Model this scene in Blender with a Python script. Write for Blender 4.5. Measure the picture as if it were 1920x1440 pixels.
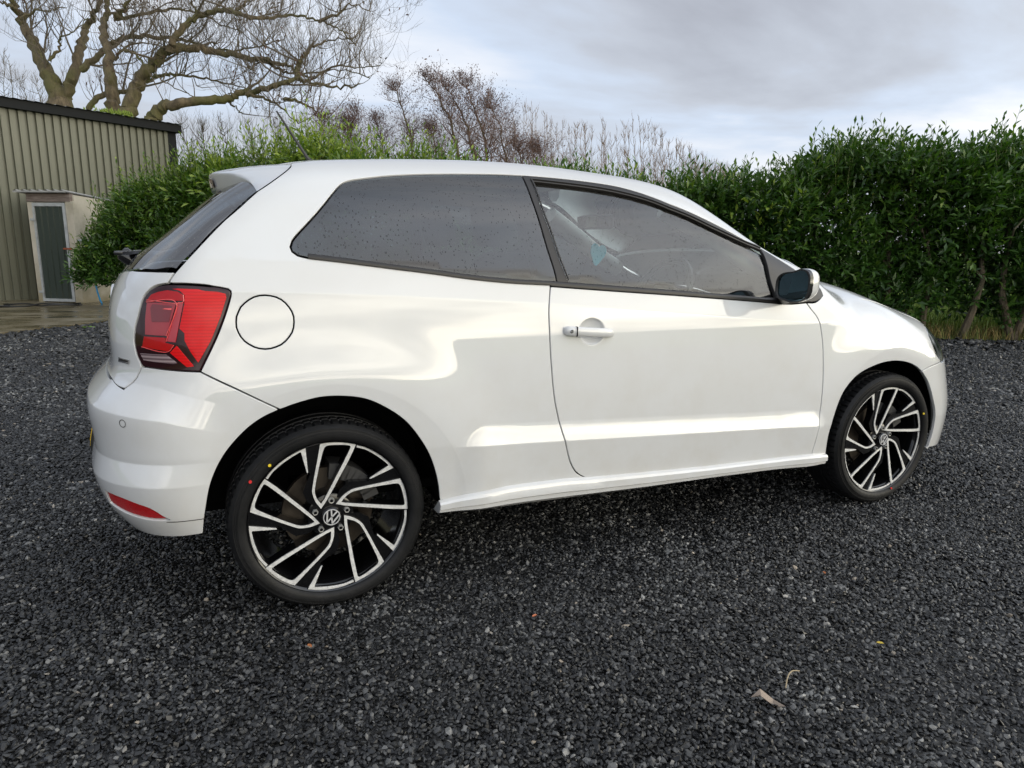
import bpy, bmesh, math, random
import numpy as np
from mathutils import Vector, Matrix, geometry, noise
from math import radians, sin, cos, pi, hypot, atan2
for o in list(bpy.data.objects): bpy.data.objects.remove(o)
SC=bpy.context.scene
COL=SC.collection
# ------------------------------------------------------------ camera
cam_d=bpy.data.cameras.new('camera'); cam=bpy.data.objects.new('camera',cam_d); COL.objects.link(cam); SC.camera=cam
def cam_axes(yaw,pitch,roll):
    f=np.array([np.sin(yaw)*np.cos(pitch),np.cos(yaw)*np.cos(pitch),-np.sin(pitch)])
    r=np.cross(f,[0,0,1]); r/=np.linalg.norm(r); u=np.cross(r,f)
    c,s=np.cos(roll),np.sin(roll)
    return c*r+s*u,-s*r+c*u,f
_r,_u,_f=cam_axes(.412,.2,.014)
cam.matrix_world=Matrix(((_r[0],_u[0],-_f[0],-.289),(_r[1],_u[1],-_f[1],-2.857),(_r[2],_u[2],-_f[2],1.143),(0,0,0,1)))
cam_d.sensor_width=36; cam_d.lens=1271.452/1920*36; cam_d.clip_end=3000; cam_d.clip_start=.05
# ------------------------------------------------------------ sky
SUN_EL,SUN_AZ=radians(36),radians(160)      # azimuth measured clockwise from +Y
W_=bpy.data.worlds.new('World'); SC.world=W_; W_.use_nodes=True
nt=W_.node_tree; nt.nodes.clear()
def N(t,**k):
    n=nt.nodes.new(t)
    for a,b in k.items(): setattr(n,a,b)
    return n
out=N('ShaderNodeOutputWorld')
sky=N('ShaderNodeTexSky',sky_type='NISHITA',sun_disc=False,sun_elevation=SUN_EL,sun_rotation=SUN_AZ,altitude=50,dust_density=2.0)
bg1=N('ShaderNodeBackground'); bg1.inputs[1].default_value=.1; nt.links.new(sky.outputs[0],bg1.inputs[0])
tc=N('ShaderNodeTexCoord')
sep=N('ShaderNodeSeparateXYZ'); nt.links.new(tc.outputs['Generated'],sep.inputs[0])
def M_(op,a,b=None,c=None,clamp=False):
    n=N('ShaderNodeMath',operation=op); n.use_clamp=clamp
    for i,v in enumerate((a,b,c)):
        if v is None: continue
        if isinstance(v,(int,float)): n.inputs[i].default_value=v
        else: nt.links.new(v,n.inputs[i])
    return n.outputs[0]
# project the direction on a cloud deck so that clouds flatten towards the horizon
zz=M_('ADD',M_('MAXIMUM',sep.outputs[2],0.0),.12)
cx=M_('DIVIDE',sep.outputs[0],zz); cy=M_('DIVIDE',sep.outputs[1],zz)
cmb=N('ShaderNodeCombineXYZ'); nt.links.new(cx,cmb.inputs[0]); nt.links.new(cy,cmb.inputs[1])
mp=N('ShaderNodeMapping'); mp.inputs['Rotation'].default_value=(0,0,.5); mp.inputs['Scale'].default_value=(.62,.90,1); mp.inputs['Location'].default_value=(7.3,3.1,0)
nt.links.new(cmb.outputs[0],mp.inputs[0])
n1=N('ShaderNodeTexNoise'); n1.inputs['Scale'].default_value=.75; n1.inputs['Detail'].default_value=7; n1.inputs['Roughness'].default_value=.52; n1.inputs['Distortion'].default_value=.35
nt.links.new(mp.outputs[0],n1.inputs['Vector'])
n2=N('ShaderNodeTexNoise'); n2.inputs['Scale'].default_value=.28; n2.inputs['Detail'].default_value=3
nt.links.new(mp.outputs[0],n2.inputs['Vector'])
ramp=N('ShaderNodeValToRGB'); cr=ramp.color_ramp
cr.elements[0].position=.41; cr.elements[0].color=(.44,.46,.52,1)
cr.elements[1].position=.62; cr.elements[1].color=(.98,1.0,1.05,1)
e=cr.elements.new(.48); e.color=(.58,.62,.70,1)
e=cr.elements.new(.54); e.color=(.68,.78,.94,1)
mixn=M_('ADD',M_('MULTIPLY',n1.outputs[0],.68),M_('MULTIPLY',n2.outputs[0],.34))
nt.links.new(mixn,ramp.inputs[0])
# brighter haze near the horizon all the way round
hor=M_('POWER',M_('SUBTRACT',1.0,M_('MAXIMUM',sep.outputs[2],0.0),clamp=True),9.0)
mx=N('ShaderNodeMixRGB'); nt.links.new(M_('MULTIPLY',hor,.45),mx.inputs[0]); nt.links.new(ramp.outputs[0],mx.inputs[1]); mx.inputs[2].default_value=(.80,.83,.88,1)
# low evening sun behind thin cloud: warm, brighter low sky on the sun's side
sx,sy=sin(radians(142)),cos(radians(142))
dot=M_('ADD',M_('MULTIPLY',sep.outputs[0],sx),M_('MULTIPLY',sep.outputs[1],sy))
side=M_('POWER',M_('MULTIPLY',M_('ADD',dot,.05,clamp=True),.98,clamp=True),1.4)
lowz=M_('SUBTRACT',1.0,M_('MULTIPLY',M_('MAXIMUM',sep.outputs[2],0.0),1.35),clamp=True)
warm=M_('MULTIPLY',M_('MULTIPLY',side,M_('POWER',lowz,1.4)),M_('ADD',M_('MULTIPLY',n1.outputs[0],1.9),-.25,clamp=True))
mx2=N('ShaderNodeMixRGB'); nt.links.new(warm,mx2.inputs[0]); nt.links.new(mx.outputs[0],mx2.inputs[1]); mx2.inputs[2].default_value=(2.5,2.2,1.6,1)
gain=N('ShaderNodeMixRGB',blend_type='MULTIPLY'); gain.inputs[0].default_value=1; nt.links.new(mx2.outputs[0],gain.inputs[1])
g2=M_('ADD',M_('MULTIPLY',M_('MULTIPLY',side,.75),M_('MAXIMUM',M_('MULTIPLY_ADD',n1.outputs[0],7.0,-2.5),-.35)),1.0)
cg=N('ShaderNodeCombineXYZ'); [nt.links.new(g2,cg.inputs[i]) for i in range(3)]
nt.links.new(cg.outputs[0],gain.inputs[2])
# glow of the hidden sun in the low cloud
gx,gy=sin(radians(124)),cos(radians(124))
az_=M_('DIVIDE',M_('ADD',M_('MULTIPLY',sep.outputs[0],gx),M_('MULTIPLY',sep.outputs[1],gy)),M_('SQRT',M_('MAXIMUM',M_('SUBTRACT',1.0,M_('MULTIPLY',sep.outputs[2],sep.outputs[2])),.01)))
azl=M_('POWER',M_('MAXIMUM',az_,0.0),7.0)
ez=M_('DIVIDE',M_('SUBTRACT',sep.outputs[2],.20),.23)
el_=M_('POWER',2.718,M_('MULTIPLY',M_('MULTIPLY',ez,ez),-1.0))
n3=N('ShaderNodeTexNoise'); n3.inputs['Scale'].default_value=1.6; n3.inputs['Detail'].default_value=6; n3.inputs['Distortion'].default_value=.5; mp3=N('ShaderNodeMapping'); mp3.inputs['Scale'].default_value=(1,1,4.5); nt.links.new(tc.outputs['Generated'],mp3.inputs[0]); nt.links.new(mp3.outputs[0],n3.inputs['Vector'])
gl=M_('MULTIPLY',M_('MULTIPLY',azl,el_),M_('MAXIMUM',M_('MULTIPLY_ADD',n3.outputs[0],4.5,-1.25),.15))
cgl=N('ShaderNodeCombineXYZ'); [nt.links.new(M_('MULTIPLY',gl,k),cgl.inputs[i]) for i,k in enumerate((2.9,2.75,2.2))]
addg=N('ShaderNodeMixRGB',blend_type='ADD'); addg.inputs[0].default_value=1; nt.links.new(gain.outputs[0],addg.inputs[1]); nt.links.new(cgl.outputs[0],addg.inputs[2]); gain=addg
bg2=N('ShaderNodeBackground'); bg2.inputs[1].default_value=1.0; nt.links.new(gain.outputs[0],bg2.inputs[0])
mxs=N('ShaderNodeMixShader'); mxs.inputs[0].default_value=.90
nt.links.new(bg1.outputs[0],mxs.inputs[1]); nt.links.new(bg2.outputs[0],mxs.inputs[2]); nt.links.new(mxs.outputs[0],out.inputs[0])
# ------------------------------------------------------------ sun (through cloud)
sd=bpy.data.lights.new('sun','SUN'); sd.energy=.5; sd.angle=radians(120); sd.color=(1,.97,.93)
so=bpy.data.objects.new('sun',sd); COL.objects.link(so)
sdir=Vector((sin(SUN_AZ)*cos(SUN_EL),cos(SUN_AZ)*cos(SUN_EL),sin(SUN_EL)))
so.rotation_euler=sdir.to_track_quat('Z','Y').to_euler()
SC.view_settings.view_transform='Standard'; SC.view_settings.look='None'; SC.view_settings.exposure=.06; SC.view_settings.gamma=1; SC.view_settings.use_curve_mapping=False
# ============================================================ helpers
def tag(o,label=None,cat=None,group=None,kind=None):
    if label: o['label']=label
    if cat: o['category']=cat
    if group: o['group']=group
    if kind: o['kind']=kind
    return o
def empty(name,loc=(0,0,0),rz=0,**k):
    o=bpy.data.objects.new(name,None); COL.objects.link(o); o.location=loc; o.rotation_euler=(0,0,rz); o.empty_display_size=.1
    return tag(o,**k)
def mk(name,verts,faces,mat=None,parent=None,smooth=False,normals=None,mats=None,midx=None,**k):
    me=bpy.data.meshes.new(name)
    v=np.asarray(verts,float); 
    me.from_pydata([tuple(p) for p in v],[],[tuple(int(i) for i in f) for f in faces])
    for m in (mats or ([mat] if mat else [])): me.materials.append(m)
    if midx is not None: me.polygons.foreach_set('material_index',np.asarray(midx,dtype=np.int32))
    if smooth or normals is not None: me.polygons.foreach_set('use_smooth',np.ones(len(me.polygons),dtype=bool))
    me.update()
    if normals is not None: me.normals_split_custom_set_from_vertices([tuple(n) for n in normals])
    o=bpy.data.objects.new(name,me); COL.objects.link(o)
    if parent is not None: o.parent=parent
    return tag(o,**k)
def fastmesh(name,V,Fq,mat,parent=None,smooth=False,attrs=None,**k):
    """V (n,3), Fq (m,c) equal sized faces; attrs: name -> per-vertex float"""
    me=bpy.data.meshes.new(name); V=np.asarray(V,np.float32); Fq=np.asarray(Fq,np.int32); c=Fq.shape[1]
    me.vertices.add(len(V)); me.vertices.foreach_set('co',V.ravel())
    me.loops.add(Fq.size); me.loops.foreach_set('vertex_index',Fq.ravel())
    me.polygons.add(len(Fq)); me.polygons.foreach_set('loop_start',np.arange(0,Fq.size,c,dtype=np.int32)); me.polygons.foreach_set('loop_total',np.full(len(Fq),c,dtype=np.int32))
    if smooth: me.polygons.foreach_set('use_smooth',np.ones(len(Fq),dtype=bool))
    for n,a in (attrs or {}).items():
        at=me.attributes.new(n,'FLOAT','POINT'); at.data.foreach_set('value',np.asarray(a,np.float32))
    me.update(calc_edges=True); me.validate()
    me.materials.append(mat)
    o=bpy.data.objects.new(name,me); COL.objects.link(o)
    if parent is not None: o.parent=parent
    return tag(o,**k)
class MB:
    def __init__(s): s.v=[];s.f=[];s.m=[]
    def add(s,v,f,m=0):
        b=len(s.v); s.v+= [tuple(p) for p in v]; s.f+=[tuple(b+i for i in q) for q in f]; s.m+=[m]*len(f); return s
    def box(s,c,d,rz=0,m=0,bev=0,ry=0,rx=0):
        """bevelled box"""
        x,y,z=[q/2 for q in d]; 
        if bev<=0:
            v=[(-x,-y,-z),(x,-y,-z),(x,y,-z),(-x,y,-z),(-x,-y,z),(x,-y,z),(x,y,z),(-x,y,z)]
            f=[(0,3,2,1),(4,5,6,7),(0,1,5,4),(1,2,6,5),(2,3,7,6),(3,0,4,7)]
        else:
            bm=bmesh.new(); bmesh.ops.create_cube(bm,size=1)
            for q in bm.verts: q.co=Vector((q.co.x*d[0],q.co.y*d[1],q.co.z*d[2]))
            bmesh.ops.bevel(bm,geom=list(bm.edges),offset=min(bev,x*.9,y*.9,z*.9),segments=2,profile=.6,affect='EDGES')
            bm.verts.index_update(); v=[tuple(q.co) for q in bm.verts]; f=[tuple(q.index for q in p.verts) for p in bm.faces]; bm.free()
        R=Matrix.Rotation(rz,3,'Z')@Matrix.Rotation(ry,3,'Y')@Matrix.Rotation(rx,3,'X')
        v=[tuple(R@Vector(p)+Vector(c)) for p in v]
        return s.add(v,f,m)
    def tube(s,pts,rad,n=8,m=0,cap=True):
        P=[Vector(p) for p in pts]; 
        if not hasattr(rad,'__len__'): rad=[rad]*len(P)
        up=Vector((0,0,1)); prev=None; V=[];Fc=[]
        for i,p in enumerate(P):
            t=(P[min(i+1,len(P)-1)]-P[max(i-1,0)]).normalized()
            if prev is None:
                a=up if abs(t.z)<.9 else Vector((1,0,0)); u=t.cross(a).normalized()
            else:
                u=prev-t*prev.dot(t)
                u=u.normalized() if u.length>1e-6 else t.orthogonal().normalized()
            w=t.cross(u); prev=u
            for k in range(n):
                th=2*pi*k/n; V.append(tuple(p+(u*cos(th)+w*sin(th))*rad[i]))
        for i in range(len(P)-1):
            for k in range(n):
                l=(k+1)%n; Fc.append((i*n+k,i*n+l,i*n+n+l,i*n+n+k))
        if cap: Fc.append(tuple(reversed(range(n)))); Fc.append(tuple(range((len(P)-1)*n,len(P)*n)))
        return s.add(V,Fc,m)
    def lathe(s,prof,n=48,axis='Y',c=(0,0,0),m=0,close=False):
        """prof list of (r,h) ; axis Y: h along y"""
        V=[];Fc=[]
        for r,h in prof:
            for k in range(n):
                th=2*pi*k/n
                if axis=='Y': V.append((c[0]+r*cos(th),c[1]+h,c[2]+r*sin(th)))
                else: V.append((c[0]+r*cos(th),c[1]+r*sin(th),c[2]+h))
        L=len(prof)
        for i in range(L-1 if not close else L):
            for k in range(n):
                l=(k+1)%n; a=i*n;b=((i+1)%L)*n
                q=(a+k,b+k,b+l,a+l) if axis=='Y' else (a+k,a+l,b+l,b+k)
                Fc.append(q)
        return s.add(V,Fc,m)
    def prism(s,poly,y0,y1,m=0,chamf=0):
        """polygon (x,z) extruded from y0 (front, towards -y) to y1"""
        n=len(poly); V=[];Fc=[]
        V=[(x,y0,z) for x,z in poly]+[(x,y1,z) for x,z in poly]
        tri=geometry.tessellate_polygon([[Vector((x,z,0)) for x,z in poly]])
        for t in tri:
            Fc.append(tuple(t)); Fc.append(tuple(n+i for i in reversed(t)))
        for i in range(n):
            j=(i+1)%n; Fc.append((i,j,n+j,n+i))
        return s.add(V,Fc,m)
    def build(s,name,mat,parent=None,smooth=False,angle=None,fixn=True,**k):
        mats=mat if isinstance(mat,list) else [mat]
        o=mk(name,s.v,s.f,parent=parent,mats=mats,midx=s.m,**k)
        if fixn or smooth:
            bm=bmesh.new(); bm.from_mesh(o.data)
            bmesh.ops.remove_doubles(bm,verts=bm.verts,dist=1e-6)
            if fixn: bmesh.ops.recalc_face_normals(bm,faces=bm.faces)
            for f in bm.faces: f.smooth=smooth
            if smooth:
                a=angle or radians(38)
                for e in bm.edges:
                    if len(e.link_faces)==2 and e.calc_face_angle(0)>a: e.smooth=False
            bm.to_mesh(o.data); bm.free()
        return o
def shift_copy(o,parent=None,loc=None):
    c=o.copy(); COL.objects.link(c); c.parent=parent
    if loc is not None: c.location=loc
    return c
# ============================================================ materials
def mat(name,color=(.5,.5,.5),rough=.5,metal=0,coat=0,spec=.5,trans=0,coatr=.03,**k):
    m=bpy.data.materials.new(name); m.use_nodes=True; b=m.node_tree.nodes['Principled BSDF']
    b.inputs['Base Color'].default_value=(*color,1); b.inputs['Roughness'].default_value=rough; b.inputs['Metallic'].default_value=metal
    b.inputs['Coat Weight'].default_value=coat; b.inputs['Coat Roughness'].default_value=coatr; b.inputs['Specular IOR Level'].default_value=spec; b.inputs['Transmission Weight'].default_value=trans
    for a,v in k.items(): b.inputs[a].default_value=v
    return m
class G:
    """small node-graph helper on a material"""
    def __init__(s,m): s.t=m.node_tree; s.b=s.t.nodes['Principled BSDF']; s.out=s.t.nodes['Material Output']
    def n(s,t,ins=None,**k):
        x=s.t.nodes.new(t)
        for a,v in k.items(): setattr(x,a,v)
        for a,v in (ins or {}).items(): s.set(x,a,v)
        return x
    def set(s,x,a,v):
        if isinstance(v,bpy.types.NodeSocket): s.t.links.new(v,x.inputs[a])
        else: x.inputs[a].default_value=v
    def noise(s,scale,detail=4,rough=.55,vec=None,dist=0,out=0):
        x=s.n('ShaderNodeTexNoise',{'Scale':scale,'Detail':detail,'Roughness':rough,'Distortion':dist})
        s.t.links.new(vec if vec is not None else s.obj(),x.inputs['Vector']); return x.outputs[out]
    def obj(s):
        if not hasattr(s,'_tc'): s._tc=s.n('ShaderNodeTexCoord')
        return s._tc.outputs['Object']
    def math(s,op,a,b=0,c=0,clamp=False):
        x=s.n('ShaderNodeMath',operation=op); x.use_clamp=clamp
        for i,v in enumerate((a,b,c)): s.set(x,i,v)
        return x.outputs[0]
    def ramp(s,f,stops,interp='LINEAR'):
        x=s.n('ShaderNodeValToRGB'); x.color_ramp.interpolation=interp; e=x.color_ramp.elements
        while len(e)>1: e.remove(e[-1])
        e[0].position=stops[0][0]; e[0].color=(*stops[0][1],1)
        for p,c in stops[1:]: q=e.new(p); q.color=(*c,1)
        s.t.links.new(f,x.inputs[0]); return x.outputs[0]
    def mix(s,f,a,b,mode='MIX'):
        x=s.n('ShaderNodeMixRGB',blend_type=mode); s.set(x,0,f)
        for i,v in ((1,a),(2,b)):
            s.set(x,i,(*v,1) if isinstance(v,tuple) and len(v)==3 else v)
        return x.outputs[0]
    def bump(s,h,strength=.3,dist=.01,nrm=None):
        x=s.n('ShaderNodeBump',{'Strength':strength,'Distance':dist}); s.t.links.new(h,x.inputs['Height'])
        if nrm is not None: s.t.links.new(nrm,x.inputs['Normal'])
        return x.outputs[0]
    def link(s,a,n): s.t.links.new(a,s.b.inputs[n])
    def mapping(s,scale=(1,1,1),rot=(0,0,0),vec=None):
        x=s.n('ShaderNodeMapping'); x.inputs['Scale'].default_value=scale; x.inputs['Rotation'].default_value=rot
        s.t.links.new(vec if vec is not None else s.obj(),x.inputs[0]); return x.outputs[0]
# ============================================================ body surface of the car
def nspl(xs,ys):
    xs=np.array(xs,float);ys=np.array(ys,float);n=len(xs);h=np.diff(xs)
    A=np.zeros((n,n));b=np.zeros(n);A[0,0]=A[-1,-1]=1
    for i in range(1,n-1):
        A[i,i-1]=h[i-1];A[i,i]=2*(h[i-1]+h[i]);A[i,i+1]=h[i]
        b[i]=6*((ys[i+1]-ys[i])/h[i]-(ys[i]-ys[i-1])/h[i-1])
    m=np.linalg.solve(A,b)
    s0=(ys[1]-ys[0])/h[0]-h[0]*(2*m[0]+m[1])/6
    s1=(ys[-1]-ys[-2])/h[-1]+h[-1]*(2*m[-1]+m[-2])/6
    def f(x):
        x=np.asarray(x,float);xc=np.clip(x,xs[0],xs[-1])
        i=np.clip(np.searchsorted(xs,xc)-1,0,n-2)
        d=xc-xs[i];e=xs[i+1]-xc;H=h[i]
        r=(m[i]*e**3+m[i+1]*d**3)/(6*H)+(ys[i]/H-m[i]*H/6)*e+(ys[i+1]/H-m[i+1]*H/6)*d
        return r+np.where(x<xs[0],(x-xs[0])*s0,0)+np.where(x>xs[-1],(x-xs[-1])*s1,0)
    return f
def sst(a,b,x):
    t=np.clip((x-a)/(b-a),0,1); return t*t*(3-2*t)
def smax(a,b,k):
    h=np.clip(1-np.abs(a-b)/k,0,1); return np.maximum(a,b)+h*h*k*.25
ZX=[-.60,-.42,-.25,-.10,.10,.40,.80,1.15,1.40,1.60,1.80,2.00,2.15,2.40,2.70,2.95,3.15,3.30]
ZZ=[1.0476,1.1919,1.3297,1.407,1.4411,1.4601,1.4664,1.4459,1.4065,1.3088,1.2032,1.1263,1.0622,1.0306,.9486,.8689,.7302,.5977]
RZ=[.22,.35,.45,.60,.68,.76,.84,.93,1.02]
RX=[-.56,-.645,-.672,-.678,-.674,-.632,-.6256,-.62,-.6146]
FZ=[.20,.30,.45,.60,.72,.85]
FX=[3.32,3.335,3.32,3.265,3.2325,3.185]
class Body: pass
B=Body()
def setup(ZZ=ZZ,RX=RX,FX=FX):
    B.zc=nspl(ZX,ZZ); B.xr=nspl(RZ,RX); B.xf=nspl(FZ,FX)
setup()
plan=nspl([-.75,-.5,-.2,.2,.8,1.4,2.0,2.5,2.9,3.3],[-.085,-.045,-.014,-.003,0,0,-.002,-.010,-.045,-.11])
crease_up=nspl([-.35,.035,.58,1.39,1.8,2.3,3.2],[1.012,1.0,.968,.903,.868,.84,.78])
def swage(x): return .493-.0492*(x-.576)
def profs(x,z):
    cu=crease_up(x); cl=swage(x)
    k=1-.6*sst(1.9,2.5,x)
    up=np.maximum(z-cu,0)
    zz=np.minimum(z,cu)
    gh=-(.093+.19*k)*up-.12*np.maximum(z-cu-.09,0)-.7*np.maximum(z-1.2,0)**2
    be=-.117*np.maximum(zz-.55,0)**2-.04*np.minimum(zz-.55,0)**2
    st=sst(.385,.50,x)*(1-sst(1.96,2.06,x)); H=.02+.05*st
    t=z-cl
    be=be+.013*st*(1-np.clip(t/H,0,1))**1.25-.085*np.maximum(-t,0)
    return gh+be
def W(x,z):
    w=.838+profs(x,z)+plan(x)
    for cx in (0,2.45):
        r=np.hypot(x-cx,(z-.30))
        w=w+np.where(r>.435,.011*(1-sst(.435,.68,r)),.011-.07*(.435-r))*(1-sst(.72,.95,z))
    return w
def bumper_crease(x): return np.interp(x,[-.75,-.45,-.335,-.25],[.692,.657,.622,.60])
def bdisp(x,z):
    f=sst(-.29,-.40,-x*-1) if False else 1-sst(-.52,-.26,x)
    zc=bumper_crease(x); up=.026*np.clip((zc+.085-z)/.085,0,1)
    dn=np.where(z<zc,-.05*(zc-z),0)
    lo=.020*np.clip((.530-z)/.065,0,1)
    bot=-.10*np.maximum(.36-z,0)
    return f*(up+dn+lo+bot)*(1-sst(.80,.86,z))
def Zt(x,a):
    c=B.zc(x); cr=.045+.04*sst(1.9,2.3,x)
    return c-cr*(a/.62)**2.2
def F(x,y,z):
    a=np.abs(y)
    dz=(B.zc(x+.01)-B.zc(x-.01))/.02
    top=(z-Zt(x,a))/np.sqrt(1+dz*dz)
    side=(a-W(x,z))*.93
    rear=B.xr(z)+.11*(a/.8)**2.5-x
    front=(x-B.xf(z)+.30*(a/.8)**2.6)*.85
    f=smax(side,rear,.22)
    f=f-bdisp(x,z)
    f=smax(f,front,.30)
    f=smax(f,top,.10+.05*sst(2,2.3,x))
    return f
def grad(P,e=.0025):
    g=np.stack([F(*(P+np.eye(3)[i]*e).T)-F(*(P-np.eye(3)[i]*e).T) for i in range(3)],-1)
    return g/np.linalg.norm(g,axis=1,keepdims=True)
# ---- side fan domain
XC,XFP,YP=-.25,2.75,-.3
_zpv=([-.6,-.2,0,1.3,1.7,2.4,3.2],[.85,1.08,1.15,1.15,.95,.83,.55])
def zpiv(s): return np.interp(s,*_zpv)
def dom_side(s,v):
    """origin, direction for domain coordinates"""
    s=np.asarray(s,float);v=np.asarray(v,float)
    th=np.where(s<XC,np.minimum((XC-s)/.5,np.pi/2),np.where(s>XFP,np.minimum((s-XFP)/.5,np.pi/2),0))
    sg=np.where(s<XC,-1.,1.)
    ox=np.clip(s,XC,XFP)
    extra=np.where(s<XC,np.maximum((XC-s)-.5*np.pi/2,0),np.maximum((s-XFP)-.5*np.pi/2,0))
    oy=YP+extra
    hx=sg*np.sin(th);hy=-np.cos(th)
    zz=zpiv(s);ph=np.maximum(v-zz,0)/.35
    o=np.stack([ox,oy,np.minimum(v,zz)],-1)
    d=np.stack([hx*np.cos(ph),hy*np.cos(ph),np.sin(ph)],-1)
    return o,d
def inv_side(P):
    x,y,z=P.T
    s=np.where((x>=XC)&(x<=XFP),x,0.)
    m=x<XC; th=np.where(m,np.arctan2(XC-x,np.maximum(YP-y,0)),0); s=np.where(m,XC-.5*th-np.maximum(y-YP,0),s)
    m2=x>XFP; th2=np.where(m2,np.arctan2(x-XFP,np.maximum(YP-y,0)),0); s=np.where(m2,XFP+.5*th2+np.maximum(y-YP,0),s)
    rr=np.hypot(x-np.clip(x,XC,XFP),np.minimum(y-YP,0))
    zz=zpiv(s); v=np.where(z<=zz,z,zz+.35*np.arctan2(z-zz,rr))
    return np.stack([s,v],-1)
def dom_top(s,v):
    s=np.asarray(s,float);v=np.asarray(v,float)
    return np.stack([s,v,np.full_like(s,.5)],-1),np.stack([0*s,0*s,0*s+1],-1)
def cast(o,d,tmax=1.3,n=80):
    a=np.zeros(len(o));b=np.full(len(o),tmax)
    ts=np.linspace(0.0,tmax,n)
    Pp=o[:,None,:]+d[:,None,:]*ts[None,:,None]
    f=F(Pp[...,0],Pp[...,1],Pp[...,2])>0
    k=np.clip(f.argmax(1),1,n-1);a=ts[k-1];b=ts[k]
    for _ in range(26):
        m=(a+b)/2;q=o+d*m[:,None];g=F(*q.T)>0
        b=np.where(g,m,b);a=np.where(g,a,m)
    return o+d*b[:,None]

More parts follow.
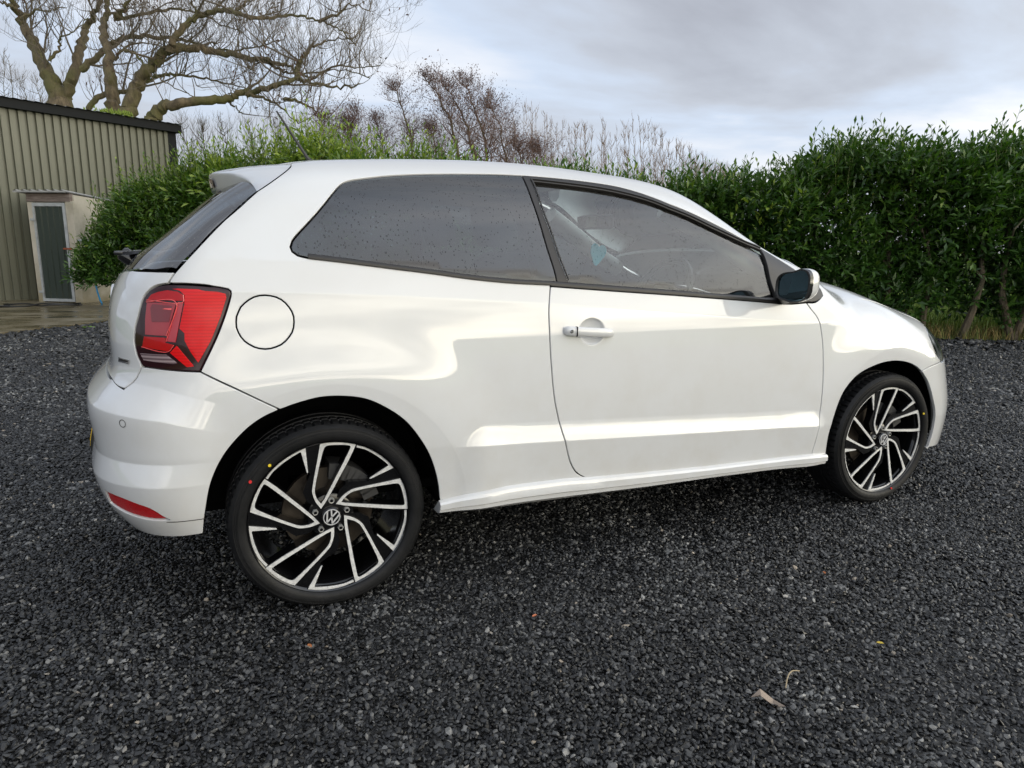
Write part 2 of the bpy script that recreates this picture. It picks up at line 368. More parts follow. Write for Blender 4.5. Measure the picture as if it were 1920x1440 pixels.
CV={
 'bump_gap':[(-0.341,0.788),(-0.243,0.731),(-0.139,0.669)],
 'arch_r_back':[(-0.366,0.309),(-0.352,0.380),(-0.330,0.471),(-0.302,0.533),(-0.268,0.581),(-0.225,0.624),(-0.181,0.652),(-0.139,0.669)],
 'arch_r':[(-0.139,0.669),(-0.094,0.683),(-0.027,0.697),(0.040,0.696),(0.109,0.682),(0.170,0.650),(0.228,0.604),(0.277,0.538),(0.309,0.477),(0.331,0.409),(0.340,0.363),(0.345,0.315)],
 'arch_r_low':[(0.345,0.315),(0.346,0.268)],
 'sill_top':[(0.345,0.315),(0.444,0.331),(0.578,0.340),(0.809,0.338),(0.909,0.330),(1.149,0.320),(1.431,0.309),(1.773,0.302),(1.975,0.301),(2.075,0.288)],
 'sill_top_r':[(0.345,0.315),(0.444,0.331),(0.578,0.340),(0.810,0.334),(0.897,0.329)],
 'sill_bot':[(0.346,0.268),(0.583,0.265),(0.899,0.259),(1.158,0.254),(1.440,0.253),(1.747,0.248),(2.083,0.236)],
 'sill_end':[(2.083,0.236),(2.077,0.286)],
 'door_rear':[(0.897,0.329),(0.878,0.337),(0.848,0.358),(0.821,0.399),(0.795,0.477),(0.775,0.547),(0.754,0.634),(0.740,0.759),(0.734,0.867),(0.733,0.947),(0.745,1.014)],
 'door_bot':[(0.897,0.329),(0.959,0.327),(1.149,0.320),(1.431,0.309),(1.773,0.302),(1.975,0.301)],
 'door_front':[(1.975,0.301),(1.994,0.438),(2.000,0.568),(1.996,0.691),(1.990,0.757),(1.980,0.808),(1.955,0.877),(1.904,0.931)],
 'door_top':[(1.904,0.931),(1.796,0.934),(1.599,0.950),(1.221,0.979),(0.969,0.997),(0.745,1.014)],
 'win_q_bot':[(0.745,1.019),(0.600,1.027),(0.458,1.041),(0.339,1.057),(0.192,1.075),(0.055,1.092),(-0.034,1.102)],
 'win_q_rear':[(-0.034,1.102),(-0.063,1.109),(-0.077,1.120),(-0.081,1.130),(-0.074,1.144),(-0.024,1.191),(0.027,1.240),(0.071,1.287),(0.083,1.299),(0.104,1.311),(0.132,1.319)],
 'win_q_top':[(0.132,1.319),(0.232,1.338),(0.336,1.351),(0.500,1.364),(0.618,1.371),(0.715,1.374)],
 'b_front':[(0.715,1.374),(0.721,1.307),(0.737,1.219),(0.751,1.145),(0.767,1.061),(0.771,1.019)],
 'frame_top':[(0.715,1.374),(0.845,1.373),(0.977,1.368),(1.109,1.355),(1.239,1.319),(1.371,1.268),(1.515,1.204),(1.677,1.134),(1.765,1.105),(1.877,1.044),(1.927,1.010)],
 'glass_q_in':[(-0.029,1.120),(-0.058,1.132),(-0.061,1.144),(0.005,1.206),(0.083,1.279),(0.109,1.292),(0.185,1.306),(0.328,1.321),(0.528,1.332),(0.640,1.329),(0.666,1.261),(0.685,1.162),(0.691,1.052),(0.571,1.061),(0.341,1.078),(0.194,1.095),(0.062,1.110)],
 'frame_in_top':[(0.744,1.347),(0.833,1.343),(0.963,1.336),(1.094,1.322),(1.227,1.294),(1.361,1.247),(1.502,1.184),(1.663,1.121),(1.737,1.102)],
 'frame_in_front':[(1.737,1.102),(1.731,1.005),(1.742,0.956)],
 'frame_in_bot':[(1.742,0.956),(1.500,0.976),(1.222,0.989),(1.015,1.002),(0.815,1.023)],
 'frame_in_rear':[(0.815,1.023),(0.794,1.096),(0.777,1.170),(0.758,1.239),(0.744,1.347)],
 'frame_bot':[(1.812,0.938),(1.600,0.952),(1.221,0.980),(0.969,0.998),(0.771,1.013)],
 'tri_front':[(1.927,1.010),(2.009,0.959),(2.008,0.946),(1.958,0.929),(1.904,0.931),(1.812,0.938)],
 'flap':[(-0.086,0.920),(-0.088,0.905),(-0.093,0.891),(-0.102,0.878),(-0.112,0.867),(-0.125,0.857),(-0.139,0.851),(-0.154,0.847),(-0.169,0.846),(-0.184,0.848),(-0.198,0.853),(-0.211,0.861),(-0.222,0.870),(-0.231,0.882),(-0.237,0.895),(-0.241,0.909),(-0.241,0.924),(-0.239,0.939),(-0.233,0.953),(-0.226,0.966),(-0.215,0.977),(-0.203,0.986),(-0.190,0.993),(-0.175,0.997),(-0.160,0.998),(-0.145,0.996),(-0.130,0.992),(-0.117,0.985),(-0.106,0.975),(-0.097,0.963),(-0.090,0.950),(-0.086,0.935)],
 'lamp_top':[(-0.416,1.009),(-0.355,1.018),(-0.294,1.023),(-0.256,1.016)],
 'lamp_r':[(-0.256,1.016),(-0.250,1.011),(-0.249,1.003),(-0.259,0.969),(-0.289,0.893),(-0.341,0.788)],
 'lamp_bot':[(-0.341,0.788),(-0.404,0.791),(-0.512,0.798)],
 'lamp_l':[(-0.512,0.798),(-0.529,0.830),(-0.536,0.871),(-0.530,0.901),(-0.516,0.928),(-0.497,0.968),(-0.484,0.981),(-0.461,0.996),(-0.440,1.003),(-0.416,1.009)],
 'cpillar':[(-0.154,1.267),(-0.222,1.202),(-0.288,1.143),(-0.350,1.082),(-0.396,1.037)],
 'cp_gap':[(-0.396,1.037),(-0.409,1.021),(-0.416,1.009)],
 'spo_gap':[(-0.045,1.442),(-0.049,1.385),(-0.060,1.360),(-0.092,1.321),(-0.133,1.283),(-0.154,1.267)],
 'gate_top':[(-0.396,1.037),(-0.478,1.028),(-0.596,1.023),(-0.717,1.040)],
 'gate_low':[(-0.512,0.798),(-0.535,0.762),(-0.570,0.733)],
 'gate_bot':[(-0.570,0.733),(-0.593,0.736),(-0.631,0.742),(-0.668,0.748)],
 'fend_bump':[(2.827,0.640),(2.695,0.631),(2.624,0.615)],
 'arch_f_low':[(2.624,0.615),(2.696,0.554),(2.768,0.453),(2.800,0.394),(2.815,0.291),(2.806,0.221)],
 'arch_f':[(2.077,0.286),(2.071,0.351),(2.072,0.392),(2.090,0.480),(2.122,0.559),(2.178,0.616),(2.225,0.640),(2.292,0.660),(2.361,0.672),(2.441,0.673),(2.526,0.658),(2.583,0.637),(2.624,0.615)],
 'hl_left':[(2.827,0.778),(2.740,0.743),(2.747,0.692),(2.827,0.640)],
 'reflector':[(-0.593,0.446),(-0.542,0.442),(-0.495,0.430),(-0.462,0.417),(-0.447,0.403),(-0.429,0.378),(-0.462,0.381),(-0.522,0.390),(-0.603,0.415)],
 'bump_low_line':[(-0.611,0.402),(-0.525,0.382),(-0.464,0.372),(-0.429,0.371),(-0.359,0.360)],
 'sensor':[(-0.525,0.653)],
 'crease_b':[(-0.649,0.686),(-0.576,0.675),(-0.530,0.670),(-0.474,0.666),(-0.413,0.658),(-0.381,0.634),(-0.351,0.622),(-0.322,0.624)],
 'crease_b2':[(-0.635,0.488),(-0.546,0.475),(-0.468,0.465),(-0.422,0.461),(-0.399,0.472)],
 'badge':[(-0.617,0.816),(-0.555,0.814),(-0.559,0.802),(-0.612,0.802)],
 'handle':[(0.789,0.882),(0.979,0.838),(0.893,0.858)],
 'ditch':[(-0.020,1.490),(0.200,1.482),(0.600,1.483),(1.000,1.468),(1.200,1.450),(1.400,1.374),(1.600,1.237),(1.800,1.108),(1.930,1.048)],
 'fend_in':[(1.930,1.048),(2.100,0.976),(2.400,0.924),(2.700,0.857),(2.943,0.792)],
 'l_bright':[(-0.405,1.001),(-0.389,1.005),(-0.333,1.013),(-0.282,1.009),(-0.262,1.003),(-0.261,0.992),(-0.281,0.936),(-0.308,0.874),(-0.344,0.812),(-0.361,0.840),(-0.377,0.875),(-0.376,0.895),(-0.389,0.908),(-0.372,0.977),(-0.371,0.994),(-0.382,1.000)],
 'l_lined':[(-0.482,0.966),(-0.468,0.980),(-0.445,0.989),(-0.417,0.997),(-0.389,0.999),(-0.373,0.995),(-0.372,0.982)],
 'l_smoke':[(-0.483,0.962),(-0.393,0.976),(-0.425,0.887),(-0.493,0.888),(-0.491,0.925)],
 'l_square':[(-0.471,0.952),(-0.464,0.962),(-0.403,0.969),(-0.415,0.925),(-0.468,0.924)],
 'l_glint':[(-0.435,0.956),(-0.427,0.960),(-0.405,0.964),(-0.406,0.958)],
 'l_wedge':[(-0.388,0.977),(-0.374,0.978),(-0.400,0.869),(-0.426,0.872)],
 'l_red':[(-0.496,0.884),(-0.427,0.883),(-0.429,0.869),(-0.405,0.863),(-0.422,0.844),(-0.505,0.854)],
 'l_clear':[(-0.516,0.836),(-0.429,0.836),(-0.397,0.812),(-0.410,0.809),(-0.503,0.816)],
 'l_diag':[(-0.419,0.841),(-0.398,0.862),(-0.354,0.803),(-0.375,0.801)],
}
RIMU={
 'out':[(-0.0293,0.0270),(-0.0435,0.0497),(-0.0511,0.0713),(-0.0536,0.0880),(-0.0516,0.1020),(-0.0456,0.1337),(-0.0363,0.1770),(-0.0244,0.2368),(-0.0018,0.2394),(0.0246,0.2387),(0.0512,0.2339),(0.0828,0.2256),(0.0588,0.1761),(0.0320,0.1281),(0.0073,0.0839),(-0.0132,0.0495)],
 'in':[(-0.0284,0.0403),(-0.0394,0.0573),(-0.0454,0.0725),(-0.0472,0.0871),(-0.0450,0.1032),(-0.0368,0.1427),(-0.0244,0.1917),(-0.0168,0.2170),(-0.0118,0.2265),(-0.0022,0.2305),(0.0243,0.2297),(0.0509,0.2265),(0.0633,0.2235),(0.0671,0.2191),(0.0638,0.2082),(0.0410,0.1639),(0.0183,0.1216),(-0.0023,0.0831),(-0.0208,0.0506)],
 'arc':[(0.0857,0.2242),(0.1186,0.2115),(0.1518,0.1904),(0.1794,0.1664),(0.2012,0.1376),(0.1256,0.1080),(0.1221,0.1101),(0.1522,0.1277),(0.1830,0.1455),(0.1815,0.1505),(0.1633,0.1683),(0.1378,0.1899),(0.1087,0.2085),(0.0845,0.2172)],
 'nut':[(0.0042,0.0522)],
}
LIMBS=[
 (0.3,0.14,[(-3.64,18.86,4.59),(-3.67,18.87,4.93),(-3.88,19.05,5.37),(-4.19,19.59,6.09),(-4.46,19.97,6.73),(-4.58,19.76,7.18),(-4.60,19.43,7.45)]),
 (0.2,0.12,[(-3.56,18.84,4.69),(-3.38,18.77,5.03),(-3.15,18.79,5.64),(-3.01,19.11,6.26),(-2.88,19.27,6.70),(-2.57,18.83,6.96),(-2.35,18.43,7.38)]),
 (0.2,0.15,[(-2.27,17.05,4.17),(-2.26,17.12,4.73),(-2.29,17.16,5.41),(-2.35,17.52,6.12),(-2.29,17.98,6.71),(-2.17,17.92,7.25)]),
 (0.1,0.06,[(-2.06,17.47,6.46),(-1.86,17.32,6.62),(-1.68,17.04,6.88)]),
 (0.21,0.07,[(-1.96,16.56,4.07),(-1.78,16.64,4.55),(-1.60,16.62,4.92),(-1.30,16.41,5.27),(-0.89,16.29,5.60),(-0.41,16.37,5.70),(0.21,16.26,5.66),(0.85,15.65,5.47),(1.37,14.99,5.29),(1.77,14.93,5.17),(2.22,15.29,5.05)]),
 (0.1,0.04,[(-0.90,15.97,5.51),(-0.77,15.93,5.78),(-0.50,15.94,6.12),(-0.14,15.97,6.39),(0.25,15.76,6.47),(0.54,15.35,6.36),(0.87,15.12,6.22),(1.45,15.23,6.34),(1.91,15.32,6.45),(2.39,14.79,6.26),(2.71,14.07,5.92),(3.03,13.91,5.58)]),
 (0.16,0.05,[(-1.35,15.48,3.91),(-1.17,15.45,4.09),(-0.91,15.26,4.19),(-0.32,15.02,4.27),(0.24,15.00,4.40),(0.63,14.97,4.54),(0.96,14.60,4.57),(1.36,14.14,4.65),(1.71,14.16,4.77),(2.27,14.40,4.79),(2.79,14.24,4.72),(3.04,13.60,4.71)]),
 (0.08,0.03,[(1.76,14.43,4.83),(1.80,14.43,5.09),(1.88,14.30,5.28),(2.13,14.43,5.56),(2.58,14.66,5.84),(3.03,14.34,5.86)]),
 (0.09,0.03,[(-2.89,17.81,4.36),(-2.60,17.77,4.68),(-2.15,17.69,4.77),(-1.67,17.46,4.95),(-1.28,17.09,5.12),(-0.95,16.94,5.20),(-0.51,17.10,5.23),(0.09,17.07,5.18),(0.62,16.45,4.96),(0.99,15.74,4.76)]),
 (0.1,0.03,[(-3.00,18.19,5.33),(-2.64,18.14,5.64),(-2.26,18.10,6.00),(-1.82,17.78,6.12),(-1.12,17.31,6.11),(-0.45,17.19,6.07),(0.00,17.32,5.99),(0.61,17.00,5.94),(1.13,16.26,5.92),(1.66,15.82,6.01)]),
 (0.06,0.025,[(-2.12,17.84,6.53),(-1.54,17.57,6.64),(-0.85,17.49,6.81),(-0.17,17.28,6.76),(0.35,16.63,6.37),(0.68,16.08,6.18)]),
 (0.05,0.02,[(-3.76,18.81,5.64),(-3.50,18.85,5.97),(-3.45,18.68,6.14),(-3.09,18.32,6.23),(-2.78,18.58,6.67)]),
 (0.05,0.02,[(-2.17,17.53,5.51),(-2.04,17.40,5.67),(-1.67,17.43,5.93),(-1.33,17.60,5.99),(-0.92,17.23,5.84)]),
 (0.045,0.015,[(-1.91,17.00,5.64),(-1.66,16.94,5.57),(-1.41,16.60,5.21),(-1.15,16.24,4.94),(-0.83,16.30,4.76),(-0.40,16.55,4.62)]),
 (0.05,0.015,[(0.65,14.61,4.45),(0.95,14.56,4.41),(1.25,14.20,4.22),(1.46,13.82,3.97),(1.69,13.97,3.80)]),
 (0.05,0.015,[(1.43,14.14,4.33),(1.77,14.12,4.30),(2.08,13.86,4.07),(2.25,13.30,3.83)]),
 (0.05,0.015,[(2.36,14.59,6.20),(2.77,14.31,6.37),(3.03,14.21,6.55),(3.49,14.43,6.52)]),
 (0.05,0.015,[(0.60,15.64,6.49),(0.82,15.49,6.65),(1.07,15.79,6.90)]),
 (0.05,0.015,[(1.06,15.43,5.42),(1.48,15.28,5.19),(1.93,15.16,5.13),(2.76,14.51,5.17),(3.33,13.88,4.92)]),
 (0.04,0.012,[(2.16,14.85,4.98),(2.72,14.79,5.31),(3.26,14.66,5.30),(3.63,14.12,5.27)]),
 (0.05,0.015,[(-4.42,19.53,6.62),(-4.06,19.35,6.85),(-3.65,18.98,6.85),(-3.32,19.15,6.99)]),
 (0.06,0.02,[(-4.56,19.56,6.98),(-4.79,19.71,7.08),(-5.02,19.45,7.11)]),
 (0.04,0.012,[(0.20,15.37,4.46),(0.44,15.12,4.22),(0.58,15.40,4.15)]),
 (0.05,0.015,[(-0.18,16.55,6.56),(-0.34,16.70,6.79),(-0.41,16.40,6.96)]),
]
ALDERS=[
 (0.045,[(4.36,10.24,1.57),(4.35,10.52,2.82),(4.24,10.73,3.54),(4.02,10.96,4.16),(3.81,11.17,4.70)]),
 (0.045,[(4.80,10.38,1.58),(4.76,10.68,2.86),(4.63,10.88,3.49),(4.42,11.10,4.08),(4.22,11.32,4.68)]),
 (0.045,[(5.12,10.47,1.59),(5.06,10.78,2.89),(4.96,10.99,3.64),(4.80,11.19,4.23),(4.65,11.37,4.76)]),
 (0.04,[(3.93,11.43,1.59),(3.79,11.74,2.69),(3.70,11.97,3.58),(3.54,12.21,4.35),(3.46,12.31,4.63)]),
 (0.035,[(3.35,11.91,1.58),(3.26,12.17,2.59),(3.22,12.39,3.49),(3.10,12.56,4.05)]),
 (0.035,[(5.81,11.07,1.63),(5.77,11.31,2.65),(5.71,11.49,3.33),(5.55,11.72,4.07),(5.46,11.82,4.36)]),
 (0.03,[(6.27,11.09,1.64),(6.17,11.34,2.56),(6.10,11.50,3.14),(6.02,11.62,3.54)]),
 (0.03,[(2.80,12.59,1.59),(2.77,12.84,2.62),(2.66,13.06,3.43),(2.54,13.24,4.01)]),
 (0.03,[(1.72,12.17,1.55),(1.85,12.33,2.53),(2.01,12.45,3.41),(1.99,12.61,4.07)]),
 (0.03,[(4.49,12.08,1.62),(4.47,12.32,2.67),(4.45,12.51,3.49),(4.32,12.69,4.01)]),
 (0.03,[(2.35,12.68,1.58),(2.52,12.86,2.73),(2.71,12.98,3.65),(2.84,13.06,4.28)]),
 (0.03,[(6.89,11.27,1.66),(6.78,11.52,2.60),(6.68,11.70,3.20),(6.63,11.80,3.53)]),
]
COPPICE=[
 (0.016,[(7.23,14.94,1.46),(7.32,15.19,2.77),(7.41,15.44,4.06)]),
 (0.016,[(6.99,14.25,1.45),(7.02,14.51,2.71),(7.12,14.78,4.10)]),
 (0.016,[(7.96,15.92,1.49),(7.97,16.22,2.88),(8.13,16.59,4.87)]),
 (0.016,[(7.55,14.78,1.47),(7.58,15.06,2.78),(7.64,15.49,4.86)]),
 (0.016,[(7.66,14.81,1.47),(7.76,15.06,2.78),(7.97,15.47,5.09)]),
 (0.016,[(8.72,16.35,1.51),(8.71,16.67,2.94),(8.79,17.18,5.39)]),
 (0.016,[(7.98,14.85,1.48),(8.08,15.10,2.80),(8.21,15.55,5.05)]),
 (0.016,[(8.28,15.05,1.49),(8.29,15.34,2.83),(8.37,15.82,5.16)]),
 (0.016,[(7.95,14.34,1.47),(8.06,14.58,2.76),(8.11,15.03,4.87)]),
 (0.016,[(8.87,15.63,1.50),(8.91,15.92,2.90),(9.04,16.35,5.11)]),
 (0.016,[(8.44,14.58,1.48),(8.47,14.86,2.80),(8.58,15.24,4.72)]),
 (0.016,[(9.33,16.31,1.52),(9.46,16.58,2.97),(9.59,17.01,5.18)]),
 (0.016,[(9.00,15.20,1.50),(9.10,15.46,2.87),(9.18,15.84,4.74)]),
 (0.016,[(8.45,13.87,1.48),(8.48,14.14,2.75),(8.68,14.46,4.58)]),
 (0.016,[(9.43,15.38,1.51),(9.57,15.63,2.91),(9.69,15.98,4.71)]),
 (0.016,[(9.84,15.66,1.52),(9.88,15.95,2.94),(10.04,16.31,4.85)]),
 (0.016,[(9.43,14.87,1.51),(9.52,15.13,2.87),(9.68,15.48,4.77)]),
 (0.016,[(10.08,15.58,1.53),(10.10,15.89,2.95),(10.23,16.23,4.77)]),
 (0.016,[(9.65,14.54,1.51),(9.70,14.82,2.86),(9.76,15.19,4.67)]),
 (0.016,[(9.83,14.98,1.51),(9.95,15.24,2.90),(9.98,15.63,4.72)]),
 (0.016,[(10.05,14.93,1.52),(10.10,15.21,2.90),(10.24,15.56,4.74)]),
 (0.016,[(9.29,13.31,1.49),(9.39,13.55,2.75),(9.58,13.84,4.46)]),
 (0.016,[(9.54,13.54,1.49),(9.65,13.77,2.78),(9.78,14.07,4.37)]),
 (0.016,[(10.75,15.34,1.54),(10.87,15.60,2.96),(10.90,16.03,4.97)]),
 (0.016,[(10.71,14.89,1.53),(10.82,15.15,2.93),(10.82,15.52,4.58)]),
 (0.016,[(10.99,15.27,1.54),(11.15,15.52,2.97),(11.27,15.87,4.78)]),
 (0.016,[(10.11,13.41,1.50),(10.23,13.64,2.80),(10.37,13.95,4.48)]),
 (0.016,[(10.42,13.55,1.51),(10.46,13.82,2.82),(10.45,14.20,4.52)]),
 (0.016,[(11.34,15.03,1.54),(11.42,15.31,2.97),(11.51,15.65,4.72)]),
 (0.016,[(11.53,14.91,1.55),(11.61,15.18,2.97),(11.65,15.62,5.03)]),
 (0.016,[(10.92,13.52,1.52),(10.92,13.81,2.84),(11.06,14.14,4.61)]),
 (0.016,[(11.50,14.60,1.54),(11.60,14.87,2.95),(11.66,15.31,5.06)]),
 (0.016,[(11.88,14.73,1.55),(12.02,14.98,2.97),(12.04,15.39,4.87)]),
 (0.016,[(10.62,12.73,1.51),(10.75,12.95,2.77),(10.77,13.31,4.40)]),
 (0.016,[(11.50,13.78,1.53),(11.56,14.06,2.89),(11.62,14.42,4.62)]),
 (0.016,[(11.31,13.12,1.52),(11.29,13.42,2.83),(11.36,13.75,4.47)]),
 (0.016,[(10.74,12.45,1.51),(10.87,12.67,2.76),(10.89,12.98,4.19)]),
 (0.016,[(12.10,13.79,1.55),(12.12,14.09,2.91),(12.11,14.38,4.25)]),
 (0.016,[(12.12,13.85,1.55),(12.23,14.10,2.92),(12.37,14.35,4.34)]),
 (0.016,[(12.89,14.65,1.57),(12.97,14.93,3.01),(13.10,15.19,4.42)]),
 (0.016,[(11.36,12.32,1.52),(11.40,12.58,2.77),(11.44,12.79,3.82)]),
 (0.016,[(12.08,12.85,1.54),(12.10,13.13,2.85),(12.11,13.39,4.02)]),
 (0.016,[(12.52,13.24,1.55),(12.49,13.54,2.89),(12.61,13.70,3.83)]),
 (0.016,[(12.88,13.78,1.56),(12.97,14.05,2.95),(12.98,14.24,3.82)]),
 (0.016,[(12.85,13.23,1.56),(12.89,13.52,2.91),(12.84,13.75,3.88)]),
 (0.016,[(12.43,12.87,1.54),(12.58,13.10,2.87),(12.57,13.25,3.53)]),
 (0.016,[(12.99,13.15,1.56),(13.05,13.42,2.91),(13.15,13.53,3.62)]),
 (0.016,[(13.88,14.08,1.58),(14.03,14.33,3.02),(14.07,14.44,3.58)]),
 (0.016,[(12.45,12.09,1.54),(12.44,12.37,2.81),(12.48,12.46,3.28)]),
 (0.016,[(13.50,13.29,1.57),(13.58,13.56,2.94),(13.63,13.67,3.55)]),
 (0.016,[(13.81,13.23,1.57),(13.87,13.51,2.95),(13.87,13.60,3.37)]),
]
FARTREES=[
 (0.03,[(-7.09,27.61,4.63),(-7.09,27.94,6.11),(-7.10,28.35,7.96)]),
 (0.03,[(-6.65,27.42,4.64),(-6.66,27.75,6.12),(-6.60,28.08,7.69)]),
 (0.03,[(-6.36,27.29,4.64),(-6.36,27.62,6.12),(-6.44,27.94,7.41)]),
 (0.03,[(-5.96,27.12,4.65),(-5.96,27.45,6.13),(-6.06,27.66,6.87)]),
 (0.03,[(-5.53,26.93,4.66),(-5.53,27.26,6.13),(-5.60,27.41,6.69)]),
 (0.03,[(-0.70,20.02,3.05),(-0.78,20.26,3.97),(-0.89,20.46,4.67)]),
 (0.03,[(-0.20,19.80,3.06),(-0.28,20.04,3.98),(-0.31,20.20,4.67)]),
 (0.03,[(0.38,19.55,3.07),(0.30,19.79,3.99),(0.20,19.98,4.68)]),
 (0.03,[(1.10,19.23,3.08),(1.02,19.47,4.00),(0.93,19.67,4.69)]),
 (0.03,[(1.82,18.92,3.09),(1.74,19.16,4.01),(1.62,19.37,4.70)]),
]
# ============================================================ body panels
def cr(P,closed=False,ds=.012):
    """Catmull-Rom resampling of a 2D polyline"""
    P=np.array(P,float)
    if len(P)==2:
        n=max(2,int(np.linalg.norm(P[1]-P[0])/ds)+1); t=np.linspace(0,1,n)[:,None]; return P[0]*(1-t)+P[1]*t
    if closed: Q=np.vstack([P[-1],P,P[0],P[1]])
    else: Q=np.vstack([2*P[0]-P[1],P,2*P[-1]-P[-2]])
    out=[]
    for i in range(1,len(Q)-2):
        p0,p1,p2,p3=Q[i-1:i+3]; n=max(1,int(round(np.linalg.norm(p2-p1)/ds)))
        def tj(a,b,t): return t+max(np.linalg.norm(b-a),1e-6)**.5
        t0=0;t1=tj(p0,p1,t0);t2=tj(p1,p2,t1);t3=tj(p2,p3,t2)
        for j in range(n):
            t=t1+(t2-t1)*j/n
            A1=(t1-t)/(t1-t0)*p0+(t-t0)/(t1-t0)*p1;A2=(t2-t)/(t2-t1)*p1+(t-t1)/(t2-t1)*p2;A3=(t3-t)/(t3-t2)*p2+(t-t2)/(t3-t2)*p3
            B1=(t2-t)/(t2-t0)*A1+(t-t0)/(t2-t0)*A2;B2=(t3-t)/(t3-t1)*A2+(t-t1)/(t3-t1)*A3
            out.append((t2-t)/(t2-t1)*B1+(t-t1)/(t2-t1)*B2)
    if not closed: out.append(Q[-2])
    return np.array(out)
def chain(*segs,ds=.012):
    """closed outline from smooth segments that follow each other; corners where they meet. 'a' or '-a' or point lists"""
    out=[]
    for s in segs:
        if isinstance(s,str):
            P=np.array(CV[s.lstrip('-')]); P=P[::-1] if s[0]=='-' else P
        else: P=np.array(s,float)
        if len(P)<2: out.append(P); continue
        R=cr(P,ds=ds); out.append(R)
    O=np.vstack(out)
    keep=[0]
    for i in range(1,len(O)):
        if np.linalg.norm(O[i]-O[keep[-1]])>ds*.25: keep.append(i)
    if np.linalg.norm(O[keep[-1]]-O[keep[0]])<ds*.25: keep.pop()
    # straight joins between segments
    O=O[keep]; res=[]
    for i in range(len(O)):
        a=O[i];b=O[(i+1)%len(O)]; n=max(1,int(np.linalg.norm(b-a)/(ds*1.6)))
        for j in range(n): res.append(a+(b-a)*j/n)
    return np.array(res)
def area(P): x,y=P.T; return .5*np.sum(x*np.roll(y,-1)-np.roll(x,-1)*y)
def offset(P,d):
    """move inwards (to the left of a CCW loop) by d"""
    e=np.roll(P,-1,0)-P; e/=np.maximum(np.linalg.norm(e,axis=1,keepdims=True),1e-9); n=np.stack([-e[:,1],e[:,0]],1)
    m=n+np.roll(n,1,0); l=np.linalg.norm(m,axis=1,keepdims=True); m/=np.maximum(l,1e-6)
    c=np.clip((m*n).sum(1,keepdims=True),.45,1); return P+m*d/c
def inside(pts,poly):
    x,y=pts.T; r=np.zeros(len(pts),bool); X,Y=poly.T; X2,Y2=np.roll(X,-1),np.roll(Y,-1)
    for a,b,c,d in zip(X,Y,X2,Y2):
        if b==d: continue
        m=((b>y)!=(d>y)); r^= m&(x<(c-a)*(y-b)/(d-b)+a)
    return r
def surf(P,dom,off=0,nrm=False):
    o,d=(dom_side if dom=='side' else dom_top)(P[:,0],P[:,1])
    Q=cast(o,d); n=grad(Q)
    if callable(off):
        def at(p):
            o2,d2=(dom_side if dom=='side' else dom_top)(p[:,0],p[:,1]); q=cast(o2,d2); return q+grad(q)*off(p)[:,None]
        Q=Q+n*off(P)[:,None]; fl=np.abs(off(P))>1e-5
        if fl.any():
            e=.003; p=P[fl]; a=at(p+[e,0])-at(p-[e,0]); b=at(p+[0,e])-at(p-[0,e]); c=np.cross(a,b); c/=np.linalg.norm(c,axis=1,keepdims=True); c*=np.sign((c*n[fl]).sum(1,keepdims=True)); n=n.copy(); n[fl]=c
    elif off: Q=Q+n*off
    return Q,n
